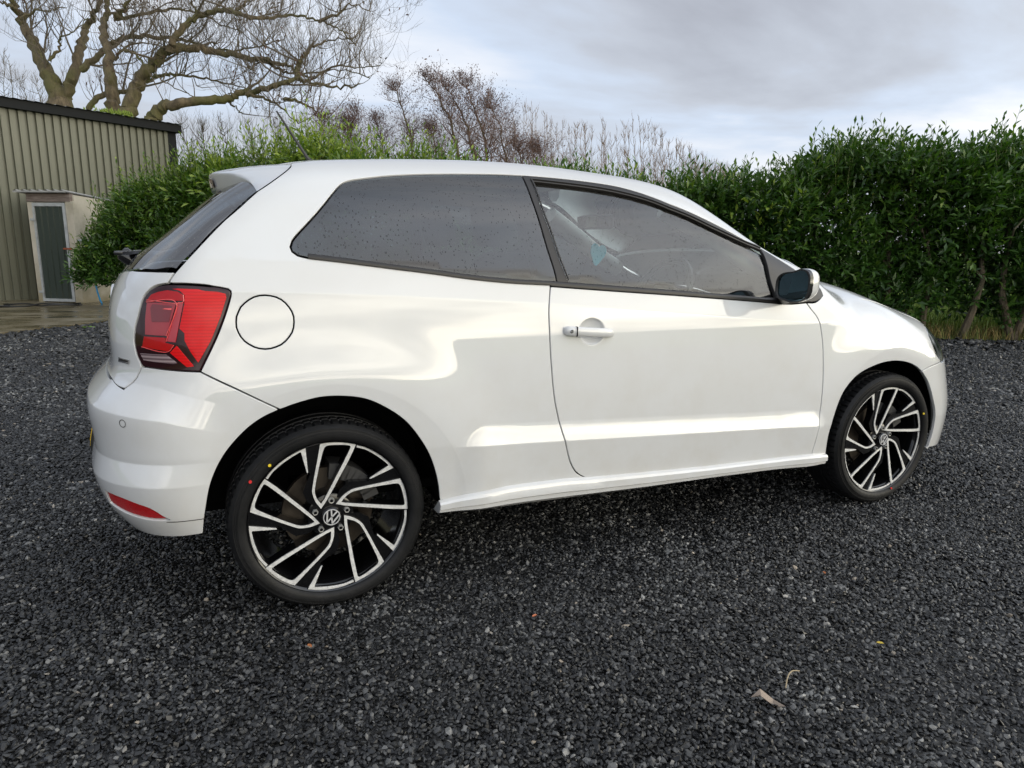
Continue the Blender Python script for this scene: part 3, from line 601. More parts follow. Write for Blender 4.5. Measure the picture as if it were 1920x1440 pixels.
def panel(name,outline,holes=(),dom='side',mat=None,parent=None,creases=(),sp=.014,inset=.0023,depth=.012,off=0,mirror='copy',rim=True,centre=None,bev=.0016,post=None,lab=None,thick=None):
    """A pressed panel lying on the body surface: CDT fill, rounded edge and folded-in flange. centre: domain s (or y) of the car's middle: that edge gets no flange"""
    loops=[np.array(outline)]+[np.array(h) for h in holes]
    L2=[]
    for i,P in enumerate(loops):
        if (area(P)<0)==(i==0): P=P[::-1]
        L2.append(offset(P,inset+bev))
        # pin the points on the centre line
        if centre is not None and i==0:
            m=np.abs(P[:,centre[0]]-centre[1])<1e-4; L2[0][m,centre[0]]=centre[1]
    sizes=[len(p) for p in L2]; V2=[p for P in L2 for p in P]; E=[];b=0
    for n in sizes: E+=[(b+i,b+(i+1)%n) for i in range(n)]; b+=n
    nb=len(V2); border=np.array(V2)
    allc=[]
    for c in creases:
        c=np.array(c); ok=inside(c,L2[0])
        for h in L2[1:]: ok&=~inside(c,h)
        dd=np.sqrt(((c[:,None]-border[None])**2).sum(-1)).min(1); ok&=dd>sp*.4
        idx=None
        for q,k in zip(c,ok):
            if k:
                V2.append(q); allc.append(q)
                if idx is not None: E.append((idx,len(V2)-1))
                idx=len(V2)-1
            else: idx=None
    lo,hi=border.min(0),border.max(0)
    gx=np.arange(lo[0],hi[0],sp);gy=np.arange(lo[1],hi[1],sp*.87)
    g=np.array([(x+(sp/2 if j%2 else 0),y) for j,y in enumerate(gy) for x in gx])
    ok=inside(g,L2[0])
    for h in L2[1:]: ok&=~inside(g,h)
    g=g[ok]
    if len(g):
        fixed=np.vstack([border]+([np.array(allc)] if allc else []))
        keep=np.ones(len(g),bool)
        for k in range(0,len(fixed),400):
            keep&=(((g[:,None]-fixed[None,k:k+400])**2).sum(-1)>(sp*.55)**2).all(1)
        g=g[keep]
    V2=V2+list(g)
    vo,eo,fo,ov,oe,of=geometry.delaunay_2d_cdt([Vector(v) for v in V2],E,[],0,1e-7)
    vo=np.array([tuple(v) for v in vo]); fo=np.array([tuple(f) for f in fo if len(f)==3])
    cen=vo[fo].mean(1); ok=inside(cen,L2[0])
    for h in L2[1:]: ok&=~inside(cen,h)
    fo=fo[ok]
    Q,n=surf(vo,dom,off)
    verts=list(Q);nrm=list(n);faces=[tuple(f) for f in fo]
    # orientation: make faces agree with the outward normal
    a,b,c=Q[fo[:,0]],Q[fo[:,1]],Q[fo[:,2]]; s=(np.cross(b-a,c-a)*n[fo[:,0]]).sum(1)
    faces=[f if k>0 else f[::-1] for f,k in zip(faces,s)]
    if rim:
        # map loop points to output vertices
        inv={}
        for i,l in enumerate(ov):
            for k in l: inv[k]=i
        b0=0
        for P in L2:
            m=len(P); ids=[inv.get(b0+i,None) for i in range(m)]; b0+=m
            A=np.array([verts[i] for i in ids]); nn=np.array([nrm[i] for i in ids])
            t=np.roll(A,-1,0)-np.roll(A,1,0); t/=np.maximum(np.linalg.norm(t,axis=1,keepdims=True),1e-9)
            o=np.cross(t,nn); o/=np.maximum(np.linalg.norm(o,axis=1,keepdims=True),1e-9)
            # outward side: away from the panel
            mid=P+ (offset(P,-.004)-P)
            Bq,_=surf(mid,dom,off); sgn=np.sign(((Bq-A)*o).sum()); o*=sgn if sgn else 1
            r1=A+o*bev*.75-nn*bev*.3; r2=A+o*bev-nn*bev; r3=A+o*bev-nn*(depth if not callable(depth) else depth(P)[:,None])
            if centre is not None and P is L2[0]:
                pin=np.abs(P[:,centre[0]]-centre[1])<1e-4
            else: pin=np.zeros(m,bool)
            base=len(verts)
            for R,N_ in ((r1,nn*.8+o*.5),(r2,nn*.25+o),(r3,o)):
                N_=N_/np.linalg.norm(N_,axis=1,keepdims=True); verts+=list(R); nrm+=list(N_)
            for i in range(m):
                j=(i+1)%m
                if pin[i] and pin[j]: continue
                rr=[(ids[i],ids[j]),(base+i,base+j),(base+m+i,base+m+j),(base+2*m+i,base+2*m+j)]
                for k in range(3):
                    q=(rr[k][0],rr[k][1],rr[k+1][1],rr[k+1][0])
                    w=np.cross(verts[q[1]]-verts[q[0]],verts[q[3]]-verts[q[0]]); 
                    if (w*nrm[q[2]]).sum()<0: q=q[::-1]
                    faces.append(q)
    V=np.array(verts);NN=np.array(nrm)
    if post: V=post(V)
    if mirror=='join':
        k=len(V); V2_=V*[1,-1,1];N2=NN*[1,-1,1]
        V=np.vstack([V,V2_]);NN=np.vstack([NN,N2]);faces=faces+[tuple(k+i for i in f[::-1]) for f in faces]
    o=mk(name,V,faces,mat=mat,parent=parent,normals=NN,label=lab)
    if mirror=='copy':
        o2=mk(name,V*[1,-1,1],[f[::-1] for f in faces],mat=mat,parent=parent,normals=NN*[1,-1,1],label=lab)
        return o,o2
    return o
# ============================================================ ground
def ground_mat():
    m=mat('gravel_bed',(.03,.032,.034),.75); g=G(m)
    n1=g.noise(.35,3); n2=g.noise(55,5,.7); vor=g.n('ShaderNodeTexVoronoi',{'Scale':62.,'Randomness':1.}); g.t.links.new(g.obj(),vor.inputs['Vector'])
    c=g.ramp(vor.outputs['Color'],[(0,(.007,.007,.007)),(.45,(.016,.016,.016)),(.8,(.034,.034,.034)),(.97,(.07,.07,.07)),(1,(.13,.13,.12))])
    patch=g.ramp(n1,[(.35,(.8,.8,.8)),(.7,(1.25,1.25,1.22))])
    g.link(g.mix(1,c,patch,'MULTIPLY'),'Base Color')
    h=g.math('ADD',g.math('MULTIPLY',vor.outputs['Distance'],-1.0),g.math('MULTIPLY',n2,.5))
    g.link(g.bump(h,1.0,.014),'Normal'); return m
def sheet(name,pts,z,mat,**k): return mk(name,[(x,y,z) for x,y in pts],[tuple(range(len(pts)))],mat=mat,kind='structure',**k)
rng=np.random.RandomState(7)
# terrain to the horizon: rough pasture
gm=mat('pasture',(.10,.16,.03),.9); g=G(gm)
c=g.ramp(g.noise(.8,6,.7),[(.3,(.075,.115,.020)),(.55,(.13,.20,.035)),(.75,(.20,.24,.06))])
g.link(c,'Base Color'); g.link(g.bump(g.noise(30,4),.8,.05),'Normal')
sheet('ground',[(-900,-900),(900,-900),(900,900),(-900,900)],-.02,gm)
gb=ground_mat()
APR=[(-14,.6),(-2.733,7.173),(-2.268,7.655),(-1.738,8.288),(-1.2,8.7)]
HP=[(-2.0,10.9),(-1.0,9.9),(.4,8.8),(2.3,7.45),(4.4,5.9),(6.3,4.7),(8.4,3.55),(9.5,2.95),(12.5,1.4),(16,-.4)]
yard=[(-14,.6),(-2.733,7.173),(-2.268,7.655),(-1.738,8.288),(-1.2,8.9)]+[(x-.12,y-.30) for x,y in HP[2:]]+[(16,-14),(-14,-14)]
mkyard=sheet('gravel_yard',yard,0,gb)
# wet concrete apron in front of the shed
cm=mat('wet_concrete',(.2,.17,.12),.5); g=G(cm)
n=g.noise(1.1,6,.6,vec=g.mapping((1,2.6,1))); n2=g.noise(14,5,.7)
col=g.ramp(n,[(.32,(.045,.036,.022)),(.47,(.12,.09,.045)),(.60,(.20,.165,.11)),(.75,(.25,.225,.18))])
g.link(g.mix(g.math('MULTIPLY',n2,.35),col,(.07,.075,.03)),'Base Color')
g.link(g.ramp(n,[(.40,(.06,.06,.06)),(.58,(.5,.5,.5)),(.8,(.75,.75,.75))]),'Roughness'); g.link(g.bump(g.math('MULTIPLY',n2,1.0),.25,.01),'Normal')
mb=MB(); poly=[(-14,.7),(-2.70,7.20),(-2.25,7.68),(-1.72,8.30),(-1.1,8.95),(-1.6,9.9),(-2,14),(-3,16),(-14,10)]
V=[(x,y,.03) for x,y in poly]+[(x,y,-.08) for x,y in poly]; n=len(poly)
mb.add(V,[tuple(range(n))]+[(i,n+i,n+(i+1)%n,(i+1)%n) for i in range(n)]); mb.build('concrete_apron',cm,kind='structure')
# ---- loose gravel: stones scattered with geometry nodes over the yard
def gravel_points():
    pts=[]
    yp=np.array(yard); cam0=np.array([-.289,-2.857]); f=np.array([_f[0],_f[1]])/hypot(_f[0],_f[1]); r=np.array([f[1],-f[0]])
    for d0,d1,s in ((.9,3.0,.0102),(3.0,5.0,.0140),(5.0,8.0,.022),(8.0,12.5,.042)):
        u=np.arange(d0,d1,s); 
        w=np.arange(-d1*.92-.3,d1*.92+.3,s)
        U,Wd=np.meshgrid(u,w,indexing='ij'); U=U+rng.uniform(-.5,.5,U.shape)*s*1.1; Wd=Wd+rng.uniform(-.5,.5,U.shape)*s*1.1
        m=np.abs(Wd)<U*.86+.35; p=cam0+U[m][:,None]*f+Wd[m][:,None]*r
        pts.append(np.c_[p,np.full(len(p),s)])
    P=np.vstack(pts); ok=inside(P[:,:2],yp)
    # nothing to see underneath the middle of the car
    ok&=~((P[:,0]>-.3)&(P[:,0]<2.6)&(P[:,1]>.1)&(P[:,1]<.62))
    return P[ok]
def build_gravel():
    P=gravel_points(); n=len(P); s=P[:,2]
    size=np.clip(rng.lognormal(0,.24,n),.6,1.75)*np.maximum(s,.0108)*.60
    me=bpy.data.meshes.new('gravel'); me.vertices.add(n)
    z=size*.12+rng.uniform(-.001,.006,n)+.004*np.sin(P[:,0]*3.1)*np.sin(P[:,1]*2.3)
    me.vertices.foreach_set('co',np.c_[P[:,:2],z].astype(np.float32).ravel())
    sc=size[:,None]*np.stack([rng.uniform(.8,1.45,n),rng.uniform(.6,1.0,n),rng.uniform(.40,.75,n)],1)
    rt=np.stack([rng.normal(0,.45,n),rng.normal(0,.45,n),rng.uniform(0,6.283,n)],1)
    for nm,a in (('sc',sc),('rt',rt)):
        at=me.attributes.new(nm,'FLOAT_VECTOR','POINT'); at.data.foreach_set('vector',a.astype(np.float32).ravel())
    o=bpy.data.objects.new('gravel',me); COL.objects.link(o); tag(o,kind='stuff',label='loose dark grey gravel chips covering the yard')
    m=mat('gravel_stone',(.04,.042,.045),.55,spec=.5); g=G(m)
    oi=g.n('ShaderNodeObjectInfo'); 
    c=g.ramp(oi.outputs['Random'],[(0,(.006,.006,.006)),(.36,(.009,.0092,.0094)),(.66,(.023,.0235,.0238)),(.86,(.058,.059,.059)),(.965,(.13,.13,.126)),(.995,(.24,.235,.22)),(1,(.30,.25,.19))])
    geo=g.n('ShaderNodeNewGeometry'); pn=g.noise(1.1,4,.6,vec=geo.outputs['Position'])
    pf=g.ramp(pn,[(.36,(.70,.70,.70)),(.52,(1,1,1)),(.66,(2.0,2.0,1.95))])
    fine=g.ramp(g.noise(9,4,.7),[(.3,(.7,.7,.7)),(.7,(1.3,1.3,1.3))])
    g.link(g.mix(1,g.mix(1,c,pf,'MULTIPLY'),fine,'MULTIPLY'),'Base Color')
    g.link(g.math('MULTIPLY_ADD',oi.outputs['Random'],.35,.20),'Roughness')
    ng=bpy.data.node_groups.new('gravel_scatter','GeometryNodeTree'); ng.interface.new_socket('Geometry',in_out='INPUT',socket_type='NodeSocketGeometry'); ng.interface.new_socket('Geometry',in_out='OUTPUT',socket_type='NodeSocketGeometry')
    gi=ng.nodes.new('NodeGroupInput');go=ng.nodes.new('NodeGroupOutput')
    m2p=ng.nodes.new('GeometryNodeMeshToPoints'); ng.links.new(gi.outputs[0],m2p.inputs['Mesh'])
    join=ng.nodes.new('GeometryNodeJoinGeometry')
    for k in range(5):
        ico=ng.nodes.new('GeometryNodeMeshIcoSphere'); ico.inputs['Radius'].default_value=1.0; ico.inputs['Subdivisions'].default_value=1
        sp=ng.nodes.new('GeometryNodeSetPosition'); ng.links.new(ico.outputs['Mesh'],sp.inputs['Geometry'])
        rv=ng.nodes.new('FunctionNodeRandomValue'); rv.data_type='FLOAT_VECTOR'; rv.inputs[0].default_value=(-.33,)*3; rv.inputs[1].default_value=(.33,)*3; rv.inputs['Seed'].default_value=k*7+3
        ng.links.new(rv.outputs[0],sp.inputs['Offset'])
        sm=ng.nodes.new('GeometryNodeSetMaterial'); sm.inputs['Material'].default_value=m; ng.links.new(sp.outputs[0],sm.inputs['Geometry'])
        ss=ng.nodes.new('GeometryNodeSetShadeSmooth'); ss.inputs['Shade Smooth'].default_value=False; ng.links.new(sm.outputs[0],ss.inputs['Geometry'])
        g2i=ng.nodes.new('GeometryNodeGeometryToInstance'); ng.links.new(ss.outputs[0],g2i.inputs[0]); ng.links.new(g2i.outputs[0],join.inputs[0])
    iop=ng.nodes.new('GeometryNodeInstanceOnPoints'); ng.links.new(m2p.outputs[0],iop.inputs['Points']); ng.links.new(join.outputs[0],iop.inputs['Instance']); iop.inputs['Pick Instance'].default_value=True
    for nm,sock in (('sc','Scale'),('rt','Rotation')):
        na=ng.nodes.new('GeometryNodeInputNamedAttribute'); na.data_type='FLOAT_VECTOR'; na.inputs['Name'].default_value=nm
        ng.links.new(na.outputs[0],iop.inputs[sock])
    rp=ng.nodes.new('FunctionNodeRandomValue'); rp.data_type='INT'; rp.inputs[4].default_value=0; rp.inputs[5].default_value=4
    ng.links.new(rp.outputs[2],iop.inputs['Instance Index'])
    ng.links.new(iop.outputs[0],go.inputs[0])
    md=o.modifiers.new('scatter','NODES'); md.node_group=ng
    print('gravel stones',n); return o
build_gravel()

# ============================================================ shed
def paint_mat(name,c,rough=.5,var=.15,scale=3):
    m=mat(name,c,rough); g=G(m); n=g.noise(scale,5,.6)
    g.link(g.mix(1,tuple(c),g.ramp(n,[(.3,(1-var,)*3),(.7,(1+var,)*3)]),'MULTIPLY'),'Base Color'); return m
MS=mat('olive_cladding',(.135,.135,.085),.42); g=G(MS)
st=g.noise(6,4,.6,vec=g.mapping((5,5,.35)))
g.link(g.mix(g.ramp(st,[(.45,(0,0,0)),(.8,(.35,.35,.35))]),(.128,.130,.094),(.09,.094,.074)),'Base Color')
MT=mat('dark_trim',(.012,.013,.014),.75,spec=.2)
MG=paint_mat('galvanised',(.36,.38,.39),.38,.2,9)
A_=np.array([-3.607,12.733]);B_=np.array([-.90,14.398]);dW=(B_-A_)/np.linalg.norm(B_-A_);nW=np.array([dW[1],-dW[0]])  # nW towards the yard
shed=empty('metal_shed',(float(B_[0]),float(B_[1]),0),label='olive green box-profile metal shed with a dark grey roof trim',cat='shed')
def wp(s,o,z): # s metres back from corner B along the wall, o outward
    return (-dW[0]*s+nW[0]*o,-dW[1]*s+nW[1]*o,z)
H=3.50
def clad(s0,s1,name='cladding_sheet'):
    mb=MB(); pitch=1/7.; prof=[]
    s=s0
    while s<s1-1e-4:
        prof+=[(s,.042),(s+.086,.042),(s+.091,0),(s+.135,0),(s+.140,.042)] ; s+=pitch
    prof.append((s1,.042)); V=[];F_=[]
    for (q,o) in prof: V+=[wp(q,o,.0),wp(q,o,H)]
    for i in range(len(prof)-1): F_.append((2*i,2*i+2,2*i+3,2*i+1))
    mb.add(V,F_); return mb.build(name,MS,shed,fixn=False)
for k in range(9): clad(.14+k*1.0,.14+(k+1)*1.0)
mb=MB()
def wbox(mb,s0,s1,o0,o1,z0,z1,m=0):
    V=[wp(s,o,z) for z in (z0,z1) for s,o in ((s0,o0),(s1,o0),(s1,o1),(s0,o1))]
    mb.add(V,[(0,1,2,3),(7,6,5,4),(0,4,5,1),(1,5,6,2),(2,6,7,3),(3,7,4,0)],m)
wbox(mb,-.10,9.5,-.3,.17,H-.03,H+.125); mb.build('roof_trim',MT,shed)
mb=MB(); wbox(mb,-.03,.15,-.1,.05,0,H-.03); mb.build('corner_trim',MT,shed)
mb=MB(); wbox(mb,.02,9.3,-6,-.1,0,H); mb.build('shell',MS,shed)
# corrugated roof sheets whose edge shows over the trim
roofm=paint_mat('old_roof',(.30,.30,.29),.6,.2,4)
for k in range(9):
    mb=MB();pr=[]
    for i in range(6): a=.0+k*1.06+i*.177; pr+=[(a-.1,.0),(a+.02,.013),(a+.06,.013)]
    pr.append((k*1.06+6*.177-.1,0)); V=[];F_=[]
    for q,h in pr: V+=[wp(q,.22,H+.13+h),wp(q,-6,H+.55+h)]
    for i in range(len(pr)-1): F_.append((2*i,2*i+1,2*i+3,2*i+2))
    mb.add(V,F_); mb.build('roof_sheet',roofm,shed,fixn=False)
# moss cushion on the roof edge
mm=mat('moss',(.16,.22,.03),.95); mb=MB()
for i in range(260):
    s=.9+abs(rng.normal(0,.3)); c=wp(s,rng.uniform(-.25,.16),H+.14+rng.uniform(0,.1)); h=rng.uniform(.02,.06)
    mb.add([(c[0]-.02,c[1],c[2]-.03),(c[0]+.02,c[1]+.01,c[2]-.03),(c[0],c[1]-.02,c[2]-.03),(c[0]+rng.uniform(-.02,.02),c[1],c[2]+h)],[(0,1,3),(1,2,3),(2,0,3)])
mb.build('moss',mm,shed,kind='stuff')
# ---- outhouse
Lp=np.array([-3.262,12.046]);Cp=np.array([-2.50,11.58]);fx=(Cp-Lp)/np.linalg.norm(Cp-Lp);bx=np.array([.515,.857]); wd=float(np.linalg.norm(Cp-Lp))
oh=empty('outhouse',(float(Lp[0]),float(Lp[1]),0),label='small rendered outhouse with a corrugated door, standing against the green shed',cat='outhouse')
def op(u,d,z): return (fx[0]*u+bx[0]*d,fx[1]*u+bx[1]*d,z)
def obox(name,u0,u1,d0,d1,z0,z1,m,z1b=None,parent=None,**k):
    mb=MB(); z1b=z1 if z1b is None else z1b
    V=[op(u0,d0,z0),op(u1,d0,z0),op(u1,d1,z0),op(u0,d1,z0),op(u0,d0,z1),op(u1,d0,z1),op(u1,d1,z1b),op(u0,d1,z1b)]
    mb.add(V,[(0,3,2,1),(4,5,6,7),(0,1,5,4),(1,2,6,5),(2,3,7,6),(3,0,4,7)]); return mb.build(name,m,parent if parent is not None else oh,**k)
rm=mat('old_render',(.5,.44,.33),.85); g=G(rm)
geo=g.n('ShaderNodeNewGeometry'); sp=g.n('ShaderNodeSeparateXYZ'); g.t.links.new(geo.outputs['Position'],sp.inputs[0])
low=g.ramp(g.math('ADD',sp.outputs[2],g.math('MULTIPLY',g.noise(3,5),.9)),[(.3,(1,1,1)),(1.0,(.0,.0,.0))])
c=g.ramp(g.noise(2.3,6,.6),[(.3,(.33,.30,.23)),(.5,(.48,.44,.36)),(.75,(.58,.54,.46))])
g.link(g.mix(low,c,(.20,.165,.08)),'Base Color'); g.link(g.bump(g.noise(25,5),.3,.01),'Normal')
obox('wall',.14,wd,.05,1.7,0,1.93,rm,1.84)
obox('pillar',0,.11,0,1.65,0,1.80,rm,label='left door pillar, pale render'); obox('pillar',wd-.13,wd+.015,-.012,.12,0,1.82,rm)
wm=mat('weathered_wood',(.17,.13,.11),.85); g=G(wm); g.link(g.ramp(g.noise(5,6,.7,vec=g.mapping((1,1,9))),[(.3,(.09,.065,.055)),(.6,(.22,.18,.16)),(.8,(.34,.31,.29))]),'Base Color')
obox('lintel',.015,wd-.03,-.02,.08,1.81,1.95,wm)
door=empty('door'); door.parent=oh
d0,d1=.115,wd-.135
for nm,a,b,z0,z1 in (('stile',d0,d0+.035,.05,1.79),('stile',d1-.05,d1,.05,1.79),('rail',d0+.035,d1-.05,1.73,1.79),('rail',d0+.035,d1-.05,.05,.10)):
    obox(nm,a,b,-.03,.0,z0,z1,MG,parent=door)
mb=MB();pr=[];u=d0+.035
dm=mat('dark_green_sheet',(.03,.042,.034),.45)
while u<d1-.06: pr+=[(u,0),(u+.075,0),(u+.088,-.022),(u+.112,-.022),(u+.125,0)];u+=.125
V=[];F_=[]
for q,h in pr: 
    q=min(q,d1-.05); V+=[op(q,h-.004,.10),op(q,h-.004,1.73)]
for i in range(len(pr)-1): F_.append((2*i,2*i+2,2*i+3,2*i+1))
mb.add(V,F_); mb.build('corrugated_sheet',dm,door,fixn=False)
for z in (1.50,.22):
    obox('hinge',d0-.05,d0+.05,-.05,-.031,z-.02,z+.02,MG,parent=door); 
rust=mat('rusty_latch',(.25,.07,.03),.8); obox('latch',d1-.10,d1+.07,-.055,-.032,.98,1.01,rust,parent=door)
mb=MB();pr=[]
for i in range(7): a=-.14+i*.15; pr+=[(a,0),(a+.05,.03),(a+.10,.0)]
V=[];F_=[]
for q,h in pr: V+=[op(q,-.13,1.985+h),op(q,1.9,1.83+h)]
for i in range(len(pr)-1): F_.append((2*i,2*i+1,2*i+3,2*i+2))
n0=len(V); V2=[(x,y,z-.012) for x,y,z in V]; mb.add(V,F_); mb.add(V2,[f[::-1] for f in F_]); mb.add([op(-.14,-.13,1.96),op(.91,-.13,1.96),op(.91,-.13,1.99),op(-.14,-.13,1.99)],[(0,1,2,3)])
mb.build('roof_sheet',roofm,oh,fixn=False)
mb=MB(); mb.tube([(float(Cp[0])+.02,float(Cp[1])-.02,1.14),(-1.3,11.2,1.15),(.8,9.9,1.16)],.022,8); tag(mb.build('steel_rail',MG),'grey steel rail running from the outhouse corner into the bush','rail')
bl=mat('blue_pipe',(.02,.30,.62),.4); mb=MB(); mb.tube([(-2.28,11.55,.55),(-2.27,11.5,.42),(-2.24,11.42,.25),(-2.20,11.35,.1),(-2.17,11.3,.035)],.014,8); tag(mb.build('water_pipe',bl,smooth=True),'bright blue water pipe hanging beside the outhouse','pipe')
hm=mat('black_hose',(.012,.012,.012),.4); mb=MB(); P=[]
for i in range(90):
    t=i/89; a=t*12.6; P.append((-3.15+.9*cos(a*.5)*(.6+.2*sin(a*1.7)),11.05+.22*sin(a)+.1*t,.05+.012*sin(a*3)))
mb.tube(P,.013,6); tag(mb.build('hose',hm,smooth=True),'black rubber hose lying in loops on the wet concrete','hose')
# ============================================================ leaves
LEAF=np.array([(0,0,0),(-.42,.33,.10),(0,.33,-.02),(.42,.33,.10),(-.40,.70,.06),(0,.70,-.05),(.40,.70,.06),(0,1,-.12)])
LEAF=LEAF*[.36,1,.5]
LF=np.array([(0,2,1),(0,3,2),(1,2,5),(1,5,4),(2,3,6),(2,6,5),(4,5,7),(5,6,7)])
def frames(d,up):
    d=d/np.linalg.norm(d,axis=1,keepdims=True); x=np.cross(d,up); x/=np.maximum(np.linalg.norm(x,axis=1,keepdims=True),1e-6); z=np.cross(x,d); return x,d,z
LEAF4=np.array([(0,0,0),(-.165,.5,.05),(0,.48,-.02),(.165,.5,.05),(0,1,-.06)]); LF4=np.array([(0,2,1),(0,3,2),(1,2,4),(2,3,4)])
def leaves_mesh(base,dr,up,L,simple=False):
    x,y,z=frames(dr,up); n=len(base); LE,LQ=(LEAF4,LF4) if simple else (LEAF,LF)
    V=base[:,None]+L[:,None,None]*(LE[None,:,0,None]*x[:,None]+LE[None,:,1,None]*y[:,None]+LE[None,:,2,None]*z[:,None])
    F_=(np.arange(n)*len(LE))[:,None,None]+LQ[None]
    return V.reshape(-1,3),F_.reshape(-1,3)
def laurel_mat(name,a='tint'):
    m=mat(name,(.04,.08,.02),.38,spec=.5); g=G(m)
    if a: at=g.n('ShaderNodeAttribute',attribute_name=a); f=at.outputs['Fac']
    else: f=g.n('ShaderNodeObjectInfo').outputs['Random']
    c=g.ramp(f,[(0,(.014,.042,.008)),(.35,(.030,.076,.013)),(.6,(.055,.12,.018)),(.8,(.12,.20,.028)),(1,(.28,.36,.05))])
    g.link(c,'Base Color')
    tr=g.n('ShaderNodeBsdfTranslucent'); g.t.links.new(g.mix(1,c,(1.2,1.5,.5),'MULTIPLY'),tr.inputs[0])
    mx=g.n('ShaderNodeMixShader'); mx.inputs[0].default_value=.22; g.t.links.new(g.b.outputs[0],mx.inputs[1]); g.t.links.new(tr.outputs[0],mx.inputs[2]); g.t.links.new(mx.outputs[0],g.out.inputs[0])
    return m
ML=laurel_mat('laurel_leaf'); ML1=laurel_mat('laurel_leaf_single',None)
MST=mat('green_stem',(.09,.12,.03),.6)
def bark(name,a,b,c,scale=9):
    m=mat(name,a,.9); g=G(m)
    n=g.noise(scale,7,.7,vec=g.mapping((1,1,.35))); n2=g.noise(1.3,4)
    g.link(g.mix(g.ramp(n2,[(.42,(0,0,0)),(.62,(1,1,1))]),g.ramp(n,[(.3,a),(.65,b)]),c),'Base Color'); g.link(g.bump(n,.9,.03),'Normal'); return m
MBK=bark('mossy_bark',(.03,.023,.014),(.19,.145,.085),(.11,.105,.035))
MTR=bark('shrub_bark',(.045,.034,.022),(.13,.10,.065),(.07,.065,.035),20)
def sprigs(base,dirn,length,nl,leafL,tint,R):
    """vectorised: for every shoot alternate leaves along a slightly bent stem. returns leaf arrays and stem points"""
    B_,D_,U_,L_,T_=[],[],[],[],[]
    n=len(base); d=dirn/np.linalg.norm(dirn,axis=1,keepdims=True)
    side=np.cross(d,R.normal(size=(n,3))); side/=np.linalg.norm(side,axis=1,keepdims=True); s2=np.cross(d,side)
    for k in range(nl):
        t=(k+.6)/nl; a=k*2.4+R.uniform(-.4,.4,n); out_=side*np.cos(a)[:,None]+s2*np.sin(a)[:,None]
        p=base+d*(length*t)[:,None]
        ang=.95-.5*t; dr=d*np.cos(ang)+out_*np.sin(ang); dr=dr+[0,0,-.10]
        keep=R.uniform(size=n)<.9
        B_.append(p[keep]);D_.append(dr[keep]);U_.append((d*.8+np.array([0,0,.5])+R.normal(0,.25,(n,3)))[keep]);L_.append((leafL*R.uniform(.75,1.15,n)*(1-.25*t))[keep]);T_.append(np.clip(tint+R.normal(0,.10,n)+.10*t,0,1)[keep])
    return [np.concatenate(q) for q in (B_,D_,U_,L_,T_)]
def along(path,t):
    P=np.array(path,float); seg=np.linalg.norm(np.diff(P,axis=0),axis=1); cum=np.r_[0,np.cumsum(seg)]; s=t*cum[-1]
    x=np.interp(s,cum,P[:,0]);y=np.interp(s,cum,P[:,1]); i=np.clip(np.searchsorted(cum,s)-1,0,len(seg)-1); d=(P[i+1]-P[i])/seg[i][:,None]
    return np.c_[x,y],d,s
